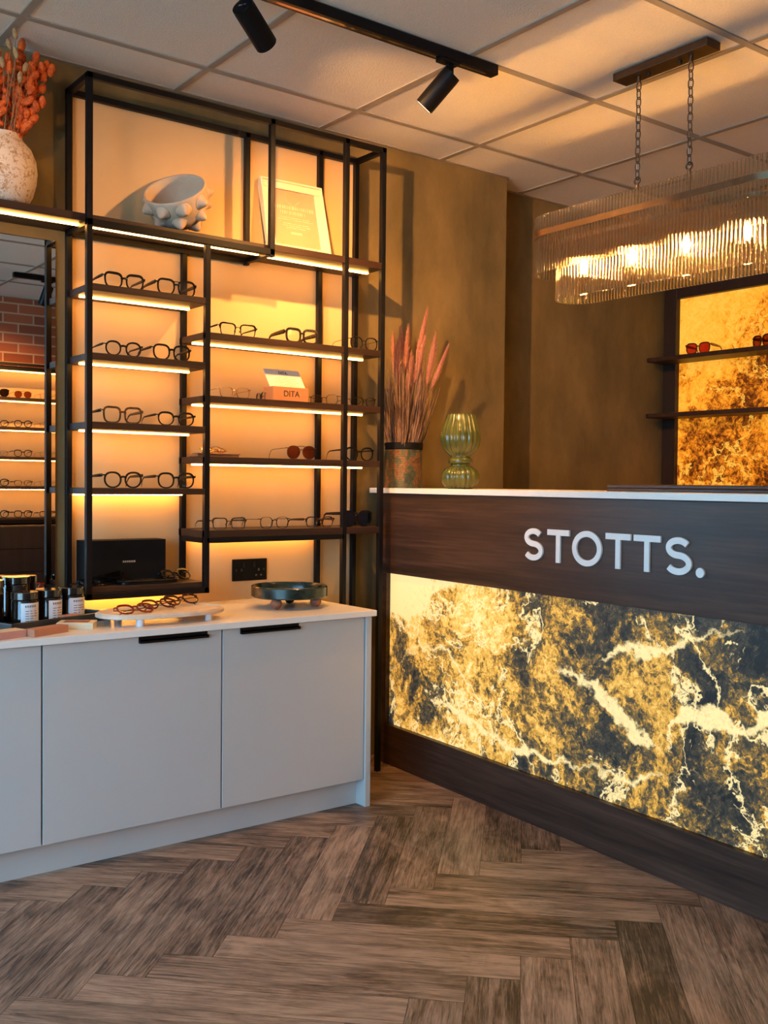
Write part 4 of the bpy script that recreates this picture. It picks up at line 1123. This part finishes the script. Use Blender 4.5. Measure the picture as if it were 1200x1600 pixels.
# dark tray on the counter
t = thing('counter_tray', 'long dark wooden tray lying on the white counter top', 'tray', (1.66, -1.40, DT))
obj('tray_base', MB().box(1.60, 1.80, -1.85, -1.10, DT, DT + .010), 'desk_tray', t, world=True, bevel=.002)
mb = MB().box(1.60, 1.612, -1.85, -1.10, DT + .010, DT + .022).box(1.788, 1.80, -1.85, -1.10, DT + .010, DT + .022).box(1.612, 1.788, -1.112, -1.10, DT + .010, DT + .022)
obj('tray_rim', mb, 'desk_tray', t, world=True, bevel=.003)

tag(obj('light_switch', MB().box(2.1945, 2.206, .012, .098, 1.540, 1.626), 'switch_cream', bevel=.003), 'cream light switch on the wall return behind the desk', 'light switch')
obj('rocker', MB().box(2.206, 2.210, .045, .065, 1.568, 1.598), 'switch_cream', bpy.data.objects['light_switch'], bevel=.001)

# ------------------------------------------------------------------ lit onyx wall display behind the desk
t = thing('stone_display', 'dark framed glowing onyx wall panel behind the reception desk', 'wall display', (3.52, -1.0, .30))
y1, y0 = .140, -2.1
fr = MB().box(3.490, 3.559, y1 - .078, y1, .30, 2.150).box(3.490, 3.559, y0, y0 + .078, .30, 2.150).box(3.490, 3.559, y0 + .078, y1 - .078, 2.085, 2.150).box(3.490, 3.559, y0 + .078, y1 - .078, .30, .37)
obj('surround', fr, 'walnut_frame', t, world=True, bevel=.002)
obj('stone_panel', MB().box(3.522, 3.540, y0 + .076, y1 - .076, .368, 2.087), 'onyx_wall', t, world=True)
for zt in (1.765, 1.477):
    pts = [(3.489, .124)] + [(3.335 - .0 + .02 * (1 - math.cos(q)) * 0 - 0, .124) for q in ()] + [(3.345, .124), (3.325, .117), (3.318, .100), (3.318, -2.05), (3.489, -2.05)]
    obj('shelf', MB().prism(pts, lambda a, b, z: (a, b, z), zt - .022, zt), 'walnut_shelf', t, world=True, bevel=.003)
GS = 'sunglasses on the glowing onyx shelf'
glasses('redsun', 'tortoiseshell sunglasses with orange-red lenses on the onyx display shelf', (3.372, -.160, 1.7655), .140, -PI / 2 + .12, GS)
glasses('redsun', 'dark-lensed sunglasses at the picture edge on the onyx display shelf', (3.372, -.515, 1.7655), .142, -PI / 2 - .35, GS, lens='brown_lens')

# ------------------------------------------------------------------ track light
def track(x0, x1, y, label, nm='lighting_track'):
    t = thing(nm, label, 'track light', ((x0 + x1) / 2, y, H - .036))
    obj('track_rail', MB().box(x0, x1, y - .0175, y + .0175, H - .036, H - .0045), 'black_metal', t, world=True, bevel=.001)
    obj('track_slot', MB().box(x0 + .02, x1 - .04, y - .006, y + .006, H - .0365, H - .035), 'lid_black', t, world=True)
    return t
def spot(x, y, d, label, energy=SPOT_ENERGY, size=125, blend=1.0):
    d = Vector(d).normalized()
    t = thing('track_spotlight', label, 'spotlight', (x, y, H - .036), group='black track spotlights')
    obj('adapter', MB().box(x - .045, x + .030, y - .015, y + .015, H - .046, H - .0365), 'black_metal', t, world=True, bevel=.001)
    top = Vector((x, y, H - .083)); r = .0315; Ln = .130
    b = MB().box(x - .010, x + .010, y - .008, y + .008, H - .092, H - .046)
    obj('stem', b, 'black_metal', t, world=True, bevel=.001)
    a = top - d * .012; e = top + d * (Ln - .012)
    hd = obj('lamp_head', MB().tube([a, a + d * .0, a + d * .012, e - d * .002, e, e - d * .006], [r * .93, r * .97, r, r, r * .95, r * .86], 32, caps=True), 'black_metal', t, smooth=True, world=True)
    u = d.orthogonal().normalized(); 
    bk = Vector((0, 0, 1)) - d * d.z; bk.normalize(); sd = d.cross(bk)
    c0 = a - d * .0006 + bk * .008
    vs = [c0 + sd * sx * .012 + bk * sy * .007 + d * o for o in (-.0008, .004) for sx, sy in ((-1, -1), (1, -1), (1, 1), (-1, 1))]
    obj('driver_plate', MB().add(vs, [(0, 1, 2, 3), (7, 6, 5, 4), (0, 4, 5, 1), (1, 5, 6, 2), (2, 6, 7, 3), (3, 7, 4, 0)]), 'grey_metal', t, world=True)
    obj('lens', MB().cyl(e - d * .0005, e + d * .0006, r * .80, 24), 'spot_lens', t, world=True)
    ld = bpy.data.lights.new('spot_beam', 'SPOT'); ld.energy = energy; ld.color = SPOT_COL; ld.spot_size = math.radians(size); ld.spot_blend = blend; ld.shadow_soft_size = .014
    lo = bpy.data.objects.new('spot_beam', ld); COL.objects.link(lo); lo.location = e + d * .004
    lo.rotation_euler = d.to_track_quat('-Z', 'Y').to_euler()
    return t
TY = -.850
track(-1.30, 1.316, TY, 'long black lighting track fixed along a ceiling bar')
spot(.398, TY, (.80, .36, -.48), 'black track spotlight near the picture top, aimed towards the desk wall', size=100)
spot(1.125, TY, (-.36, .62, -.70), 'black track spotlight near the track end, aimed back at the shelving', energy=52)
spot(-.45, TY, (.33, .60, -.50), 'black track spotlight beyond the photo edge, lighting the terrazzo vase', energy=13)
# the second track, seen only in the mirror
track(1.13, 1.75, -3.50, 'short black lighting track near the brick wall, seen in the mirror')
spot(1.36, -3.50, (-.15, -.50, -.85), 'black track spotlight near the brick wall, seen in the mirror', energy=130, size=120)

# ------------------------------------------------------------------ chandelier
def chandelier():
    cx, cy = 1.690, -1.230
    t = thing('rod_chandelier', 'long oval bronze chandelier of two tiers of clear glass rods', 'chandelier', (cx, cy, 1.735))
    c = obj('canopy', MB().box(cx - .034, cx + .034, cy - .180, cy + .180, H - .030, H - .0046), 'bronze', t, world=True, bevel=.002)
    for y in (cy - .06, cy + .06): obj('screw_cap', MB().cyl((cx, y, H - .042), (cx, y, H - .030), .006, 12), 'bronze', c, world=True)
    for sy in (-.100, .100):
        y = cy + sy
        ch = obj('chain', MB().cyl((cx, y, H - .048), (cx, y, H - .030), .0065, 12), 'aged_brass', t, world=True, smooth=True)
        z = H - .046; k = 0
        while z > 2.118:
            l = .030; w = .0085
            pts = []
            for i in range(20):
                q = 2 * PI * i / 20; a = w * sgnpow(math.cos(q), .8); b = (l / 2 + .001) * sgnpow(math.sin(q), .8)
                pts.append((cx + (a if k % 2 else 0), y + (0 if k % 2 else a), z - l / 2 + b))
            obj('link', MB().tube(pts, .0018, 6, closed=True), 'bronze', ch, smooth=True, world=True)
            z -= l - .0042; k += 1
        pts = [(cx + .003 + .004 * math.sin(i * .9), y + .006 + .004 * math.cos(i * .7), H - .04 - i * .0225) for i in range(15)]
        obj('cable', MB().tube(pts, .0010, 6), 'label_white', ch, smooth=True, world=True)
        zr = z
        pts = [(cx, y + .011 * math.cos(2 * PI * i / 20), zr - .008 + .011 * math.sin(2 * PI * i / 20)) for i in range(20)]
        obj('ring', MB().tube(pts, .0028, 8, closed=True), 'bronze', ch, smooth=True, world=True)
        h = obj('hub', MB().lathe([(0, zr - .018), (.005, zr - .018), (.007, zr - .026), (.006, zr - .032), (.011, zr - .037), (.012, zr - .046), (.009, zr - .054), (.011, zr - .058), (.006, zr - .064), (.006, 1.975), (0, 1.975)], 20, (cx, y, 0)), 'aged_brass', t, smooth=True, world=True)
        zc = zr - .046
    obj('cross_bar', MB().cyl((cx, cy - .100, zc), (cx, cy + .100, zc), .0028, 10), 'aged_brass', t, smooth=True, world=True)
    obj('inner_bar', MB().box(cx - .008, cx + .008, cy - .46, cy + .46, 1.962, 1.972).box(cx - .11, cx + .11, cy - .106, cy - .094, 1.960, 1.970).box(cx - .11, cx + .11, cy + .094, cy + .106, 1.960, 1.970), 'aged_brass', t, world=True)
    def stadium(R, half, step, phase=0.0):
        """points spaced evenly round a stadium whose straight half-length is half"""
        per = 4 * half + 2 * PI * R; n = int(round(per / step)); out = []
        for i in range(n):
            s = (i + phase) * per / n
            if s < 2 * half: p = (cx - R, cy + half - s)
            elif s < 2 * half + PI * R:
                q = (s - 2 * half) / R; p = (cx - R * math.cos(q), cy - half - R * math.sin(q))
            elif s < 4 * half + PI * R: p = (cx + R, cy - half + (s - 2 * half - PI * R))
            else:
                q = (s - 4 * half - PI * R) / R; p = (cx + R * math.cos(q), cy + half + R * math.sin(q))
            out.append(p)
        return out
    def band(R, half, z0, z1, th):
        o = stadium(R + th, half, .012); i = stadium(R, half, .012 * R / (R + th)); 
        n = min(len(o), len(i)); o = stadium(R + th, half, (4 * half + 2 * PI * (R + th)) / n); i = stadium(R, half, (4 * half + 2 * PI * R) / n)
        o, i = o[:n], i[:n]; vs = []
        for z in (z0, z1): vs += [(x, y, z) for x, y in o] + [(x, y, z) for x, y in i]
        fs = []
        for k in range(n):
            j = (k + 1) % n
            fs += [(k, j, n + j, n + k), (2 * n + k, 3 * n + k, 3 * n + j, 2 * n + j), (k, 2 * n + k, 2 * n + j, j), (n + k, n + j, 3 * n + j, 3 * n + k)]
        return MB().add(vs, fs)
    HF = .395
    obj('outer_band', band(.1165, HF, 1.955, 1.975, .0035), 'aged_brass', t, world=True, smooth=True)
    obj('inner_band', band(.0805, HF - .052, 1.925, 1.937, .003), 'aged_brass', t, world=True, smooth=True)
    obj('lamp_bar', MB().box(cx - .010, cx + .010, cy - .36, cy + .36, 1.926, 1.936), 'aged_brass', t, world=True)
    RR = .0050
    rods = []
    for x, y in stadium(.1115, HF, .0128): rods.append((x, y, 1.832, 2.028))
    for x, y in stadium(.0755, HF - .052, .0128): rods.append((x, y, 1.738, 1.935))
    cam = Vector((-.9725, -3.2942, 1.1))
    rods.sort(key=lambda r: (r[0] - cam.x) ** 2 + (r[1] - cam.y) ** 2 if (r[0] < cx) else 99)
    meshes = {}
    def rod(x, y, z0, z1): return MB().tube([(x, y, z0), (x, y, z0 + .001), (x, y, z1 - .001), (x, y, z1)], [RR * .8, RR, RR, RR * .8], 10)
    seen = [r for r in rods if r[0] < cx and r[1] > -1.75]
    first = set(id(r) for r in seen[:100])
    rest = MB()
    for r in rods:
        if id(r) in first:
            ln = round(r[3] - r[2], 3)
            if ln not in meshes:
                o = obj('glass_rod', rod(0, 0, 0, r[3] - r[2]), 'rod_glass', t, smooth=True); meshes[ln] = o.data
            else:
                o = bpy.data.objects.new('glass_rod', meshes[ln]); COL.objects.link(o); o.parent = t
            o.location = (r[0] - cx, r[1] - cy, r[2] - 1.735)
        else:
            m = rod(*r); rest.add(m.v, m.f)
    o = obj('remaining_glass_rods', rest, 'rod_glass', t, smooth=True, world=True); o['kind'] = 'stuff'
    for y in (-.907, -1.115, -1.324, -1.538):
        b = obj('bulb_holder', MB().cyl((cx, y, 1.880), (cx, y, 1.926), .012, 16), 'aged_brass', t, smooth=True, world=True)
        obj('bulb', MB().ball((cx, y, 1.852), .012, .012, .026, 16, 10), 'bulb_glow', b, smooth=True, world=True, angle=180)
chandelier()

# ------------------------------------------------------------------ the opposite side of the shop, partly seen in the mirror
def opposite():
    X0, X1 = -1.65, 2.75  # run added past the mirrored part for more warm light in the room
    t = thing('opposite_display', 'lit display wall with black rails opposite, partly seen in the mirror below the brick', 'display wall', (1.65, -4.35, .78))
    obj('back_panel', MB().box(X0, X1, -4.448, -4.440, .80, 1.90), 'back_panel', t, world=True)
    for z0, z1 in ((1.895, 1.915), (1.930, 1.948), (.785, .812)): obj('rail', MB().box(X0, X1, -4.26, -4.235, z0, z1), 'black_metal', t, world=True)
    obj('top_board', MB().box(X0, X1, -4.439, -4.262, 1.905, 1.925), 'walnut_shelf', t, world=True)
    obj('light_strip', MB().box(X0 + .02, X1 - .02, -4.40, -4.388, 1.899, 1.905), 'led_strip', t, world=True)
    zs = (1.700, 1.486, 1.270, 1.055, .825)
    for z in zs:
        s = obj('shelf', MB().box(X0, X1, -4.439, -4.25, z - .022, z), 'walnut_shelf', t, world=True)
        if z > .9: obj('light_strip', MB().box(X0 + .02, X1 - .02, -4.35, -4.338, z - .028, z - .022), 'led_strip', s, world=True)
    for x in (X0, X1): obj('upright', MB().box(x - .01, x + .01, -4.26, -4.24, .78, 1.95), 'black_metal', t, world=True)
    for i in range(8):
        a, b = X0 + i * .55, X0 + (i + 1) * .55
        d = thing('drawer_cabinet', ('dark wood drawer cabinet opposite, %s in its row' % ('nearest the window', 'second from the window', 'third from the window', 'fourth from the window', 'fourth from the far end', 'third from the far end', 'second from the far end', 'at the far end')[i]), 'cabinet', ((a + b) / 2, -4.2, 0), group='dark drawer cabinets opposite')
        obj('body', MB().box(a + .002, b - .002, -4.448, -4.03, .08, .775), 'dark_drawer_wood', d, world=True)
        for z0, z1 in ((.085, .30), (.305, .445), (.450, .610), (.615, .770)): obj('drawer', MB().box(a + .003, b - .003, -4.03, -4.012, z0, z1), 'dark_drawer_wood', d, world=True, bevel=.001)
    G = 'eyewear on the opposite display, seen in the mirror'
    rows = ['top shelf', 'second shelf', 'third shelf', 'fourth shelf', 'lowest shelf']
    sty = [['catsun', 'aviator', 'wire'], ['oval', 'panto', 'wire'], ['wire', 'catmetal', 'wire'], ['soft', 'browgold', 'wire'], ['cat', 'softbig', 'oval']]
    what = {'catsun': 'dark sunglasses', 'aviator': 'brown round sunglasses', 'wire': 'thin wire spectacles', 'oval': 'slim black spectacles', 'panto': 'dark round spectacles', 'catmetal': 'dark cat-eye spectacles', 'soft': 'square black spectacles', 'browgold': 'tortoiseshell spectacles', 'cat': 'black cat-eye spectacles', 'softbig': 'soft black spectacles'}
    ends = ['nearest the mirror edge', 'in the middle', 'beside the reflected upright']
    protos = {}
    for i, z in enumerate(zs):
        for j, x in enumerate((1.275, 1.445, 1.630)):
            s = sty[i][j]; lab = '%s on the %s opposite, %s of the reflection' % (what[s], rows[i], ('at the edge', 'in the middle', 'beside the upright')[j])
            if s in protos: copy_thing(protos[s], (x, -4.285, z + .0003), PI, lab)
            else: protos[s] = glasses(s, lab, (x, -4.285, z + .0003), .136, PI, G, lens='brown_lens' if s == 'aviator' else None)
opposite()
